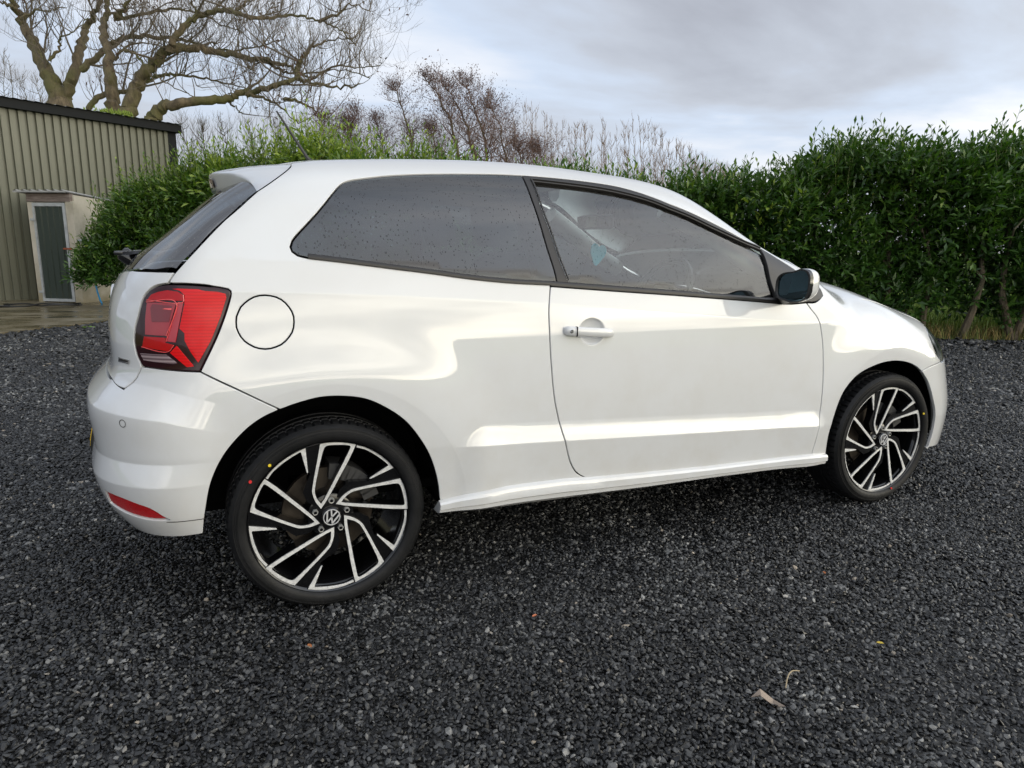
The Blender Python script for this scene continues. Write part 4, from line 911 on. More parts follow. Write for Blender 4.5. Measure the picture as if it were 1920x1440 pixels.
def build_hedge(name,path,hfun,n_face,n_top,seed,label,cat,depth=1.0,lowfun=None,leafscale=1.,tintf=None,singles=0):
    R=np.random.RandomState(seed); root=empty(name,(float(path[0][0]),float(path[0][1]),0),label=label,cat=cat); org=np.array([path[0][0],path[0][1],0.])
    t=R.uniform(size=n_face); P,d,s=along(path,t); nr=np.c_[d[:,1],-d[:,0]]     # towards the yard
    h=hfun(P[:,0],s); lo=lowfun(s) if lowfun else .25
    dep=R.uniform(0,1,n_face)**1.3*depth; z=lo+(h-lo)*R.uniform(0,1,n_face)**.85
    # rounded shoulders
    sh=np.clip((z-(h-.45))/.45,0,1)**2*.35; o=-dep-sh+.10*np.sin(s*2.3+z*3)+.08*np.sin(s*5.1-z*2)
    base=np.c_[P+nr*o[:,None],z]
    out_=np.c_[nr,np.zeros(n_face)]
    dr=out_*R.uniform(.2,1.1,n_face)[:,None]+np.array([0,0,1])*R.uniform(.25,1.1,n_face)[:,None]+R.normal(0,.35,(n_face,3))
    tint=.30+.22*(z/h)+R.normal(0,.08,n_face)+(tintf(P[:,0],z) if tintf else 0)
    A=sprigs(base,dr,R.uniform(.2,.34,n_face)*leafscale,7,R.uniform(.105,.145,n_face)*leafscale,tint,R)
    t=R.uniform(size=n_top); P,d,s=along(path,t); nr=np.c_[d[:,1],-d[:,0]]; h=hfun(P[:,0],s)
    o=-R.uniform(.05,depth,n_top); base=np.c_[P+nr*o[:,None],h-R.uniform(.05,.4,n_top)]
    dr=np.array([0,0,1])+R.normal(0,.20,(n_top,3)); tl=R.uniform(.3,.52,n_top)*leafscale*np.where(base[:,0]<3.2,1.35,1.0)
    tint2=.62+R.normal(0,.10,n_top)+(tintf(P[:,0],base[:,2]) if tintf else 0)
    B2=sprigs(base,dr,tl,9,R.uniform(.085,.12,n_top)*leafscale,tint2,R)
    C2=[np.concatenate([a,b]) for a,b in zip(A,B2)]
    C2[0]=C2[0]-org
    idx=np.arange(len(C2[0]))
    if singles:
        w=C2[0]+org; dist=np.hypot(w[:,0]+.289,w[:,1]+2.857); pn=np.array([w[:,0],w[:,1]]).T
        # leaves nearest the photographer and at the front of the hedge, in view
        scv=dist.copy(); scv[(w[:,2]<.5)|(w[:,0]>9.6)|(w[:,0]<6.2)|(w[:,2]>2.9)]=99
        pick=np.argsort(scv)[:singles]; 
        me=bpy.data.meshes.new('leaf'); me.from_pydata([tuple(v) for v in LEAF],[],[tuple(int(i) for i in f) for f in LF]); me.materials.append(ML1)
        x,y,zv=frames(C2[1][pick],C2[2][pick])
        for q,i in enumerate(pick):
            ob=bpy.data.objects.new('leaf',me); COL.objects.link(ob); ob.parent=root; Lk=C2[3][i]
            ob.matrix_local=Matrix(((x[q][0]*Lk,y[q][0]*Lk,zv[q][0]*Lk,C2[0][i][0]),(x[q][1]*Lk,y[q][1]*Lk,zv[q][1]*Lk,C2[0][i][1]),(x[q][2]*Lk,y[q][2]*Lk,zv[q][2]*Lk,C2[0][i][2]),(0,0,0,1)))
        idx=np.setdiff1d(idx,pick)
    V,F_=leaves_mesh(C2[0][idx],C2[1][idx],C2[2][idx],C2[3][idx],True)
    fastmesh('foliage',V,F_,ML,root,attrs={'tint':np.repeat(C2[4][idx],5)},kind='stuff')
    # stems of the top shoots
    mb=MB()
    for b,dd,l in zip(base-org,dr,tl):
        u=dd/np.linalg.norm(dd); mb.tube([b-u*.25,b+u*l*.5,b+u*l*.98],[.006,.004,.002],3,cap=False)
    mb.build('shoot',MST,root,fixn=False,kind='stuff')
    return root
def hh(x,s): 
    base=np.interp(x,[-2,-1.2,0,1.2,2.3,3.4,4.6,6.0,6.6,7.4,8.2,9.1,12],[1.95,2.1,2.58,2.76,2.50,2.28,2.20,2.12,2.25,2.60,2.71,2.68,2.62])
    return base-.28+.07*np.sin(s*3.1)+.05*np.sin(s*7.7)
hedge=build_hedge('laurel_hedge',HP[1:],hh,30000,1700,11,'tall dark green laurel hedge along the far edge of the gravel','hedge',depth=1.1,lowfun=lambda s: .14+.20*np.sin(s*1.7)**2,leafscale=1.25,tintf=lambda x,z: np.interp(x,[-1,2,4.5,6],[.42,.36,.08,-.05])*np.clip(z-1.5,0,1),singles=300)  # tintf paints a sunlit yellow-green into the upper leaves on the left
def hb(x,s): return np.interp(s,[0,.35,.9,1.6,2.4],[.85,1.5,1.9,2.1,2.3])
bush=build_hedge('laurel_bush',[(-2.45,10.75),(-2.0,10.55),(-1.2,10.0),(-.3,9.3)],hb,3800,260,5,'bushy laurel shrub spreading in front of the outhouse side wall','shrub',depth=1.0,lowfun=lambda s:.35+0*s,tintf=lambda x,z:.06*z)  # tintf lightens leaves with height, painting light on the bush top
# trunks of the hedge
def world_from(px_,d=None): return px_
TR=[[(9.02,3.16,-.05),(9.10,3.10,.35),(9.22,3.1,.8),(9.3,3.3,1.5)],[(9.62,2.86,-.05),(9.55,2.9,.25),(9.42,2.95,.62),(9.48,3.0,1.1),(9.6,3.1,1.7)],[(9.66,2.85,-.05),(9.80,2.80,.5),(9.9,2.82,1.0),(9.95,2.9,1.7)],
 [(8.25,3.75,-.05),(8.2,3.7,.4),(8.3,3.8,.9),(8.35,4,1.6)],[(7.4,4.2,-.05),(7.5,4.2,.5),(7.45,4.3,1.0),(7.5,4.4,1.7)],[(10.3,2.6,-.05),(10.25,2.5,.5),(10.4,2.5,1.2),(10.4,2.6,1.8)],[(6.6,4.75,-.05),(6.7,4.7,.6),(6.6,4.8,1.4)],[(8.7,3.5,-.05),(8.62,3.45,.35),(8.75,3.5,.9),(8.7,3.7,1.6)],
 [(5.4,5.6,-.05),(5.3,5.6,.7),(5.4,5.7,1.4)],[(4.2,6.3,-.05),(4.3,6.3,.7),(4.2,6.4,1.4)],[(11.2,2.1,-.05),(11.1,2.1,.7),(11.3,2.2,1.6)],[(2.9,7.2,-.05),(2.8,7.2,.8),(2.9,7.3,1.5)]]
o0=Vector((float(HP[1][0]),float(HP[1][1]),0))
for T in TR:
    mb=MB(); P=[Vector(p)-o0 for p in T]; n=len(P)
    mb.tube(P,[.055*(1-.55*i/(n-1)) for i in range(n)],7); 
    for k in range(3):
        b=P[-2].lerp(P[-1],.3*k); mb.tube([b,b+Vector((rng.uniform(-.3,.3),rng.uniform(-.2,.3),.35)),b+Vector((rng.uniform(-.5,.5),rng.uniform(-.3,.4),.8))],[.022,.014,.007],5)
    mb.build('trunk',MTR,hedge,smooth=True)
# wire mesh fence behind the trunks
wf=empty('wire_fence',(6.0,5.55,0),label='rusty wire mesh fence standing just behind the laurel hedge',cat='fence')
wmm=mat('rusty_wire',(.10,.075,.05),.6); FP=[(x+.30,y+.62) for x,y in HP[4:]]
L0=np.array([(x-6.0,y-5.55) for x,y in FP]); seg=np.r_[0,np.cumsum(np.linalg.norm(np.diff(L0,axis=0),axis=1))]
def fpos(s): return np.interp(s,seg,L0[:,0]),np.interp(s,seg,L0[:,1])
mb=MB(); s=0
while s<seg[-1]:
    x,y=fpos(s); mb.tube([(x,y,.0),(x,y,1.0)],.0016,3,cap=False); s+=.10
for z in np.arange(.05,1.01,.12):
    mb.tube([(*fpos(q),z) for q in np.arange(0,seg[-1],.5)],.0018,3,cap=False)
mb.build('wire_mesh',wmm,wf,fixn=False,kind='stuff')
for q in np.arange(.2,seg[-1],2.4):
    x,y=fpos(q); mb=MB(); mb.tube([(x,y,-.1),(x,y,1.1)],.02,6); mb.build('post',wmm,wf)
# dead and living grass along the hedge foot and on the field edge
def grass(name,n,region,hmin,hmax,stops,label,seed):
    R=np.random.RandomState(seed); P=region(R,n); h=R.uniform(hmin,hmax,n); a=R.uniform(0,6.28,n); w=R.uniform(.003,.008,n)
    lean=R.normal(0,.35,(n,2))*h[:,None]; b=np.c_[P,np.full(n,-.01)]; dx=np.c_[np.cos(a)*w,np.sin(a)*w,np.zeros(n)]
    mid=b+np.c_[lean*.35,h*.55]; tip=b+np.c_[lean,h]
    V=np.stack([b-dx,b+dx,mid-dx*.7,mid+dx*.7,tip],1).reshape(-1,3); F_=((np.arange(n)*5)[:,None,None]+np.array([(0,1,3),(0,3,2),(2,3,4)])[None]).reshape(-1,3)
    m=mat(name+'_blade',(.1,.15,.03),.8); g=G(m); at=g.n('ShaderNodeAttribute',attribute_name='tint'); g.link(g.ramp(at.outputs['Fac'],stops),'Base Color')
    o=fastmesh(name,V,F_,m,attrs={'tint':np.repeat(R.uniform(size=n),5)},kind='stuff'); o['label']=label; return o
def reg1(R,n):
    t=R.uniform(.25,1,n); P,d,s=along(HP[1:],t); nr=np.c_[d[:,1],-d[:,0]]; return P+nr*R.uniform(-.75,.22,n)[:,None]
grass('hedge_foot_grass',9000,reg1,.05,.22,[(0,(.14,.10,.035)),(.4,(.25,.18,.06)),(.7,(.16,.17,.04)),(1,(.10,.15,.03))],'dry brown grass and litter at the foot of the hedge',3)
def reg2(R,n):
    t=R.uniform(.2,1,n); P,d,s=along(HP[1:],t); nr=np.c_[d[:,1],-d[:,0]]; return P-nr*(R.uniform(0,1,n)**1.5*9+1.0)[:,None]
grass('field_grass',26000,reg2,.10,.38,[(0,(.12,.19,.03)),(.5,(.20,.30,.05)),(1,(.30,.36,.08))],'bright green field grass beyond the hedge',4)
def tuft(name,x,y,label,seed,n=60):
    R=np.random.RandomState(seed); a=R.uniform(0,6.28,n); r=R.uniform(.02,.09,n); V=[];F_=[]
    for i in range(n):
        c,s_=cos(a[i]),sin(a[i]); w=.004; h=R.uniform(.01,.035); b=len(V); V+=[(-s_*w,c*w,.0),(s_*w,-c*w,.0),(c*r[i]*.6-s_*w,s_*r[i]*.6+c*w,h),(c*r[i],s_*r[i],h*.6)]; F_+=[(b,b+1,b+2),(b+1,b+3,b+2)]
    o=mk(name,V,F_,mat('weed_leaf',(.12,.22,.04),.7)); o.location=(x,y,.005); return tag(o,label,'weed')
tuft('weed',-1.86,7.55,'small green weed growing in the gravel by the concrete edge',1)
# ============================================================ trees
def grow(mb,tips,p,d,L,r,lev,R,up=.25,spread=.55,steps=4,sides=4,wob=.18,kids=3):
    P=[p]; q=p.copy(); v=d.normalized(); rad=[r]
    for i in range(steps):
        v=(v+Vector((R.normal(0,wob),R.normal(0,wob),R.normal(0,wob)+up*.3))).normalized(); q=q+v*(L/steps); P.append(q.copy()); rad.append(r*(1-.75*(i+1)/steps))
    mb.tube(P,rad,sides,cap=False); tips.append((q.copy(),v.copy()))
    if lev>0:
        for k in range(kids):
            i=R.randint(1,steps+1); o=Vector((R.normal(),R.normal(),R.normal()*.7+up)).normalized()
            grow(mb,tips,P[i].copy(),(v*(1-spread)+o*spread),L*R.uniform(.5,.8),max(rad[i]*.65,.003),lev-1,R,up,spread,steps,3,wob,kids)
def big_tree():
    R=np.random.RandomState(21); base=Vector((-2.5,15.6,0))
    P0=[Vector(p) for p in LIMBS[0][2]]
    root=empty('bare_tree',tuple(base),label='large bare tree with mossy spreading limbs behind the shed',cat='tree')
    # hidden lower trunks reach the ground
    mb=MB()
    for i in (0,1,2,4,6):
        r0,r1,pts=LIMBS[i]; top=Vector(pts[0]); 
        mb.tube([base+Vector((top.x-base.x,top.y-base.y,0))*.35-base-Vector((0,0,.2)),(top+Vector((0,0,-1.6))-base).lerp(Vector((0,0,1.5)),.35),top-base],[r0*1.9,r0*1.3,r0],10)
    mb.build('trunk',MBK,root,smooth=True)
    tips=[]
    for r0,r1,pts in LIMBS:
        P=[Vector(p)-base for p in pts]; Q=[];n=len(P)
        # smooth and roughen
        for i in range(n-1):
            a=P[max(i-1,0)];b=P[i];c=P[i+1];e=P[min(i+2,n-1)]
            for j in range(6):
                t=j/6; q=.5*((2*b)+(c-a)*t+(2*a-5*b+4*c-e)*t*t+(3*b-a-3*c+e)*t**3); k=.014+.06*r0
                Q.append(q+Vector((R.normal(0,k),R.normal(0,k),R.normal(0,k))))
        Q.append(P[-1]); m=len(Q); rad=[max((r0+(r1*.3-r0)*(i/(m-1))**.8)*.9*(1+.04*R.normal()),.012) for i in range(m)]
        mb=MB(); mb.tube(Q,rad,12 if r0>.1 else 8)
        mb.build('limb',MBK,root,smooth=True)
        mt=MB(); L=sum((Q[i+1]-Q[i]).length for i in range(m-1)); cnt=int(L*(6.5 if r0<.12 else 3.6))
        for k in range(cnt):
            i=R.randint(0,m-1); p=Q[i].lerp(Q[i+1],R.uniform()); 
            frac=i/m
            if r0>.15 and frac<.35 and R.uniform()<.6: continue
            d=Vector((R.normal(0,.7),R.normal(0,.7),R.uniform(-.35,1.1)))
            if R.uniform()<.35: d=Vector((R.normal(.3,.4),R.normal(0,.4),R.uniform(.5,1)))
            grow(mt,tips,p,d,R.uniform(.35,.95),R.uniform(.008,.016),2,R,up=.75,spread=.5,kids=3,wob=.16)
        for k in range(int(L*1.3)):
            i=R.randint(m//4,m-1); d=(Q[i+1]-Q[i]).normalized()*.6+Vector((R.normal(0,.6),R.normal(0,.5),R.uniform(-.5,.9)))
            grow(mt,tips,Q[i].copy(),d,R.uniform(.9,2.0),min(rad[i]*.5,.032),3,R,up=.45,spread=.55,kids=4,wob=.2,steps=6)
        if cnt: mt.build('twigs',MTW,root,fixn=False,kind='stuff')
    # few withered leaves and buds
    sel=[tips[i] for i in R.choice(len(tips),min(2600,len(tips)),replace=False)]
    b=np.array([tuple(t[0]) for t in sel]);d=np.array([tuple(t[1]) for t in sel])+[0,0,-.6]; cl=np.random.RandomState(4).uniform(size=len(b)); keep=(np.sin(b[:,0]*2.1)+np.sin(b[:,2]*2.7+1))>.3
    V,F_=leaves_mesh(b[keep],d[keep],np.random.RandomState(2).normal(size=(keep.sum(),3)),np.full(keep.sum(),.10))
    fastmesh('withered_leaves',V,F_,MDL,root,kind='stuff')
MTW=mat('twig',(.13,.105,.075),.85); MTW2=mat('pale_twig',(.22,.155,.11),.85); MDL=mat('withered_leaf',(.09,.045,.028),.8); MRD=mat('brown_catkin',(.12,.07,.06),.8); MTW3=mat('brown_twig',(.15,.095,.075),.85)
def slender(name,P,r0,seed,label,twigmat,n,L,leaf=0,lev=2,up=.5,spread=.5,group=None,thin=.007,leafL=.05):
    R=np.random.RandomState(seed); base=Vector(P[0]); base.z=0; Q=[Vector(p)-base for p in P]; Q[-1].z-=(.25 if leaf else .05); root=empty(name,tuple(base),label=label,cat='tree',group=group)
    Q=[Vector((Q[0].x,Q[0].y,-.05))]+Q if Q[0].z>.1 else Q
    Qs=[]
    for i in range(len(Q)-1):
        for j in range(4): Qs.append(Q[i].lerp(Q[i+1],j/4)+Vector((R.normal(0,.02),R.normal(0,.02),0)))
    Qs.append(Q[-1]); m=len(Qs); rad=[max(r0*(1-.93*i/(m-1)),.004) for i in range(m)]
    mb=MB(); mb.tube(Qs,rad,6); mb.build('trunk',MBK if twigmat is not MTW2 else MTW2,root,smooth=True)
    mt=MB(); tips=[]; zt=Qs[-1].z
    for k in range(n):
        f=R.uniform(.22,1); i=min(int(f*(m-1)),m-2); p=Qs[i].lerp(Qs[i+1],R.uniform())
        l=L*(1.06-f)*R.uniform(.6,1.1)+.05; d=Vector((R.normal(),R.normal(),R.uniform(.2,1.2)))
        grow(mt,tips,p,d,l,max(thin,rad[i]*.35),lev,R,up=up,spread=spread,kids=3,wob=.12)
    mt.build('twigs',twigmat,root,fixn=False,kind='stuff')
    if leaf:
        b=np.array([tuple(t[0]) for t in tips]);d=np.array([tuple(t[1]) for t in tips]); R2=np.random.RandomState(seed+9)
        b=np.repeat(b,leaf,0)+R2.normal(0,.05,(len(b)*leaf,3)); d=np.repeat(d,leaf,0)+R2.normal(0,.7,(len(b),3))
        V,F_=leaves_mesh(b,d,R2.normal(size=(len(b),3)),R2.uniform(.6,1.3,len(b))*leafL); fastmesh('catkins',V,F_,MRD,root,kind='stuff')
    return root
big_tree()
AL=['slender bare alder, the first of the row with brown catkins seen over the car roof','bare alder with brown catkins, its top just right of the tallest one','bare alder with brown catkins, right of the row\'s tallest tops','open bare alder left of the tall alders, behind the parked car\'s roof','small bare alder nearest the big spreading tree','short brown alder between the tall alders and the pale thicket','lowest brown alder at the edge of the pale thicket','thin alder partly hidden by the big tree\'s drooping branches','leftmost brown alder, under the tips of the big tree\'s lowest limb','short alder filling the gap left of the three tallest alders','alder with a forked top right beside the car\'s roof aerial','small brown alder furthest right, merging into the pale thicket']
for k,(r,P) in enumerate(ALDERS): slender('alder_tree',P,r,40+k,AL[k],MTW3,80,1.0,leaf=2,lev=2,up=.30,group=None,thin=.007,leafL=.038)
for k,(r,P) in enumerate(COPPICE): slender('coppice_stem',P,r,90+k,'pale bare upright sapling in the thicket beyond the hedge',MTW2,64,1.05,leaf=0,lev=1,up=1.0,spread=.35,group='pale bare saplings in a thicket beyond the hedge',thin=.006)
for k,(r,P) in enumerate(FARTREES): slender('bare_sapling',P,r,150+k,'thin bare sapling far behind the shed roof' if k<5 else 'thin bare sapling behind the hedge next to the shed corner',MTW,24,1.5,leaf=0,lev=2,up=.6,group='thin bare saplings behind the shed' if k<5 else 'thin bare saplings beside the shed corner',thin=.010)
# low scrub closing the view behind the hedge
# ============================================================ car materials
MP=mat('white_paint',(.65,.658,.66),.42,coat=1.0,coatr=.02,**{'Coat IOR':1.8}); g=G(MP)
geo=g.n('ShaderNodeNewGeometry'); sp=g.n('ShaderNodeSeparateXYZ'); g.t.links.new(geo.outputs['Position'],sp.inputs[0])
# road film: faint dust, a little heavier towards the sills
dust=g.math('MULTIPLY',g.ramp(g.noise(7,6,.65),[(.42,(0,0,0)),(.75,(1,1,1))]),g.ramp(sp.outputs[2],[(.25,(.40,.40,.40)),(.9,(.08,.08,.08))]))
g.link(g.mix(dust,(.65,.658,.66),(.52,.49,.43)),'Base Color')
g.link(g.math('MULTIPLY_ADD',dust,.25,.015),'Coat Roughness')
mpv=g.mapping((1.2,1.2,1.2)); wav=g.noise(1.6,2,.4,vec=mpv)
drop=g.n('ShaderNodeTexVoronoi',{'Scale':55.}); g.t.links.new(g.obj(),drop.inputs['Vector'])
dmask=g.ramp(g.math('ADD',drop.outputs['Distance'],g.math('MULTIPLY',g.noise(3,3),.9)),[(.43,(1,1,1)),(.50,(0,0,0))])
bn=g.bump(g.math('ADD',g.math('MULTIPLY',wav,.35),g.math('MULTIPLY',dmask,.0)),.07,.004)
g.link(bn,'Coat Normal')
MBP=mat('black_plastic',(.030,.029,.028),.42); MGB=mat('gloss_black',(.010,.010,.011),.10,coat=.5)
MTRM=mat('window_rubber',(.018,.016,.015),.38); MDK=mat('inner_dark',(.005,.005,.005),.9,spec=.0); MLINER=mat('arch_liner',(.004,.004,.004),.9,spec=.1)
MCH=mat('chrome',(.75,.76,.78),.12,metal=1); MEM=mat('emblem_silver',(.72,.72,.72),.3,metal=.4)
def glass_mat(name,tint,drops=1.0,ior=2.1):
    m=bpy.data.materials.new(name); m.use_nodes=True; g=G(m); t=m.node_tree; t.nodes.remove(g.b)
    tr=g.n('ShaderNodeBsdfTransparent'); gl=g.n('ShaderNodeBsdfGlossy'); gl.inputs['Roughness'].default_value=.015
    fr=g.n('ShaderNodeFresnel'); fr.inputs['IOR'].default_value=ior
    mx=g.n('ShaderNodeMixShader'); t.links.new(fr.outputs[0],mx.inputs[0]); 
    # rain beads and runs: small lenses that look dark against the reflected sky
    vo=g.n('ShaderNodeTexVoronoi',{'Scale':105.}); t.links.new(g.mapping((1,1,.62)),vo.inputs['Vector'])
    sel=g.ramp(g.math('ADD',vo.outputs['Distance'],g.math('MULTIPLY',g.noise(2.2,3),.55)),[(.40,(1,1,1)),(.45,(0,0,0))])
    s2=g.math('MULTIPLY',sel,drops)
    streak=g.noise(1,3,.6,vec=g.mapping((46,46,5))); zs=g.n('ShaderNodeSeparateXYZ'); t.links.new(g.obj(),zs.inputs[0])
    low=g.ramp(g.math('ADD',zs.outputs[2],g.math('MULTIPLY',g.noise(5,3),.14)),[(1.11,(1,1,1)),(1.17,(0,0,0))]) if False else g.math('LESS_THAN',g.math('ADD',zs.outputs[2],g.math('MULTIPLY',g.noise(5,3),.25)),1.205)
    run=g.math('MULTIPLY',g.math('GREATER_THAN',streak,.67),low)
    wet=g.math('MAXIMUM',s2,g.math('MULTIPLY',run,drops))
    t.links.new(g.mix(wet,tuple(tint),tuple(c*.22 for c in tint)),tr.inputs[0])
    t.links.new(g.bump(wet,.9,.004),gl.inputs['Normal'])
    t.links.new(tr.outputs[0],mx.inputs[1]); t.links.new(gl.outputs[0],mx.inputs[2]); t.links.new(mx.outputs[0],g.out.inputs[0])
    return m
MGQ=glass_mat('tinted_glass',(.34,.44,.45),1,2.0); MGD=glass_mat('green_glass',(.90,.97,.93),.25,1.95); MGW=glass_mat('windscreen_glass',(.88,.94,.91),.3,1.6); MGR=glass_mat('rear_glass',(.16,.19,.21),.5,3.4)
car=empty('parked_car',(0,0,0),label='white three-door hatchback with black and silver turbine alloy wheels parked on the gravel',cat='car')
CS=-(.5*pi/2+.25+.3)          # side-domain coordinate of the car's middle at the tail
CF=2.75+.5*pi/2+.3            # and at the nose
def sw_crease(x0,x1): x=np.arange(x0,x1,.012); return np.c_[x,swage(x)]
def up_crease(x0,x1): x=np.arange(x0,x1,.012); return np.c_[x,crease_up(x)]
def ring_crease(cx,r,a0,a1,n=90): a=np.linspace(a0,a1,n); return np.c_[cx+r*np.cos(a),.30+r*np.sin(a)]
ARC=[ring_crease(0,.4375,-.2,pi+.2),ring_crease(0,.4325,-.2,pi+.2),ring_crease(2.45,.4375,-.2,pi+.2),ring_crease(2.45,.4325,-.2,pi+.2)]
UPC=[up_crease(-.26,2.0)+[0,d] for d in (-.0065,-.0022,.0022,.0065)]; 
def swtop(x0,x1): x=np.arange(x0,x1,.012); st=sst(.385,.50,x)*(1-sst(1.96,2.06,x)); return np.c_[x,swage(x)+.02+.05*st]
LOW=[c+[0,d] for c in (sw_crease(.40,2.05),swtop(.40,2.05)) for d in (-.0075,-.0025,.0025,.0075)]
# --- side frame: rear quarter, C pillar, roof rail and A pillar in one pressing
apil=[(1.927,1.01),(1.95,1.03),(1.93,1.048)]
q_out=chain('bump_gap','arch_r','sill_top_r','door_rear',[CV['door_rear'][-1],(.745,1.019)],'win_q_bot','win_q_rear','win_q_top','frame_top',apil,'-ditch',[(-.02,1.49),(-.045,1.442)],'spo_gap','cpillar','cp_gap','lamp_top','lamp_r')
flap=np.array(CV['flap'])
panel('side_panel',q_out,[flap],mat=MP,parent=car,creases=ARC[:2]+UPC+LOW)
panel('fuel_flap',flap,mat=MP,parent=car,creases=UPC,mirror=None)
# --- door
d_out=chain('door_bot','door_front','door_top','-door_rear')
hc=(.897,.858)
bowl=np.array([(hc[0]+.054*cos(t),hc[1]+.049*sin(t)) for t in np.linspace(0,2*pi,41)[:-1]])
def bowl_off(P): r=np.hypot((P[:,0]-hc[0])/.054,(P[:,1]-hc[1])/.049); return -.020*(1-np.clip(r,0,1)**2.6)**.7
bowl_rings=[np.array([(hc[0]+.054*k*cos(t),hc[1]+.049*k*sin(t)) for t in np.linspace(0,2*pi,int(44*k)+8)]) for k in (1.0,.93,.8,.6,.35)]
panel('door',d_out,mat=MP,parent=car,creases=UPC+LOW+bowl_rings,off=bowl_off)
# --- front wing
f_out=chain('arch_f','-fend_bump','-hl_left',[(2.832,.777),(2.88,.80),CV['fend_in'][-1]],'-fend_in',[CV['fend_in'][0],(1.975,1.005),(2.010,.962)],[(2.008,.946),(1.958,.929),(1.904,.931)],'-door_front',[(1.982,.299),(2.02,.296),(2.069,.289)])
panel('front_wing',f_out,mat=MP,parent=car,creases=ARC[2:]+UPC)
# --- sill
def sill():
    xs=np.linspace(.343,2.072,60); prof=[(.0,.004),(.014,-.004),(.019,-.014),(.018,-.040),(.010,-.046),(.008,-.060),(-.012,-.074),(-.06,-.078)]
    zt=np.interp(xs,[p[0] for p in CV['sill_top']],[p[1] for p in CV['sill_top']]); zb=np.interp(xs,[p[0] for p in CV['sill_bot']],[p[1] for p in CV['sill_bot']])
    V=[];F_=[]
    for x,a,b in zip(xs,zt,zb):
        w=float(W(np.array([x]),np.array([a-.0]))[0]); k=(a-b)/.074
        for o,h in prof: V.append((x,-(w+o-.002),a+h*k))
    n=len(prof)
    for i in range(len(xs)-1):
        for j in range(n-1): F_.append((i*n+j,i*n+j+1,(i+1)*n+j+1,(i+1)*n+j))
    F_.append(tuple(range(n))); F_.append(tuple(reversed(range((len(xs)-1)*n,len(xs)*n))))
    for s in (1,-1):
        mb=MB(); mb.add([(x,y*s,z) for x,y,z in V],F_); mb.build('sill',MP,car,smooth=True,angle=radians(30))
sill()
# --- bumpers
rb=chain('bump_gap','-arch_r_back',[(-.368,.306),(-.44,.300),(-.62,.292),(-.85,.288),(CS,.288)],[(CS,.288),(CS,.745)],[(CS,.745),(-.90,.748),(-.683,.746)],'-gate_bot','-gate_low','-lamp_bot')
refl=chain([(-.655,.424),(-.575,.421),(-.523,.411),(-.485,.400),(-.467,.386)],[(-.467,.386),(-.455,.374),(-.443,.366)],[(-.443,.366),(-.487,.364),(-.558,.369),(-.66,.383)],ds=.01)
_ss=np.arange(CS+.01,-.30,.012); _Q,_=surf(np.c_[_ss,np.full(len(_ss),.66)],'side'); BC=[c+[0,d] for c in (np.c_[_ss,bumper_crease(_Q[:,0])],np.c_[_ss,bumper_crease(_Q[:,0])+.085],np.c_[_ss,np.full(len(_ss),.530)],np.c_[_ss,np.full(len(_ss),.465)]) for d in (-.0065,-.0022,.0022,.0065)]
panel('rear_bumper',rb,[refl],mat=MP,parent=car,creases=[ARC[0]]+BC,centre=(0,CS),mirror='join',depth=.03,sp=.013)
MRE=mat('red_reflector',(.55,.002,.006),.3,coat=.3,spec=.2); g=G(MRE); g.link(g.bump(g.n('ShaderNodeTexChecker',{'Scale':160.}).outputs[1],.6,.002),'Normal')
panel('rear_reflector',refl,mat=MRE,parent=car,off=-.004,sp=.02)
ln=np.array([(x,.358-.0+.004*0) for x in np.linspace(-.66,-.36,30)])
for nm,zo in (('bumper_seam',0),):
    V=[];F_=[]
    Q,n_=surf(np.c_[np.linspace(-.45,-.356,24),np.full(24,.3575)],'side',.0006)
    for q in Q: V+=[tuple(q+[0,0,.0012]),tuple(q-[0,0,.0012])]
    for i in range(23): F_.append((2*i,2*i+1,2*i+3,2*i+2))
    mk(nm,V,F_,MBP,car)
# parking sensor rings
for sx in (-.539,-.86):
    for s in (1,-1):
        Q,n_=surf(np.array([(sx,.647)]),'side',.001); q=Vector(Q[0]);nn=Vector(n_[0]); u=nn.cross(Vector((0,0,1))).normalized(); w=nn.cross(u)
        V=[];F_=[]
        for k in range(24):
            a=2*pi*k/24
            for r in (.0095,.0115): p=q+u*r*cos(a)+w*r*sin(a); V.append((p.x,p.y*s,p.z))
        for k in range(24): j=(k+1)%24; F_.append((2*k,2*k+1,2*j+1,2*j))
        mk('parking_sensor',V,F_,MBP,car)
# --- tailgate
# continue the upper edge to the middle
tg=chain([CV['gate_low'][-1],(-.599,.734),(-.64,.74),(-.683,.746),(-.90,.748),(CS,.745)],[(CS,.745),(CS,1.035)],[(CS,1.035),(-.90,1.035),(-.715,1.035),(-.595,1.023),(-.478,1.028),(-.396,1.037)],'cp_gap','-lamp_l','gate_low')
panel('tailgate',tg,mat=MP,parent=car,centre=(0,CS),mirror='join')
# --- rear lamp
MLB=mat('lamp_border',(.02,.002,.005),.12,coat=.5,spec=.3); MLR=mat('lamp_red',(.80,.0,.004),.3,coat=.4,spec=.2,**{'Emission Color':(0,0,0,1)})
g=G(MLR); wv=g.n('ShaderNodeTexWave',{'Scale':36.},bands_direction='Z'); g.t.links.new(g.obj(),wv.inputs['Vector']); g.link(g.mix(wv.outputs[1],(.70,.0,.004),(.55,.0,.003)),'Base Color')
MLR2=mat('lamp_deep_red',(.42,.0,.004),.2,coat=.5,spec=.2); MLS=mat('lamp_smoked',(.34,.020,.032),.18,coat=.6); MLS2=mat('lamp_smoked_inner',(.17,.014,.022),.2,coat=.6); MLW=mat('lamp_wedge',(.40,.008,.022),.15,coat=1); MLC=mat('lamp_clear',(.26,.19,.20),.2,coat=1); MLG=mat('lamp_glint',(.85,.10,.10),.2,coat=1)
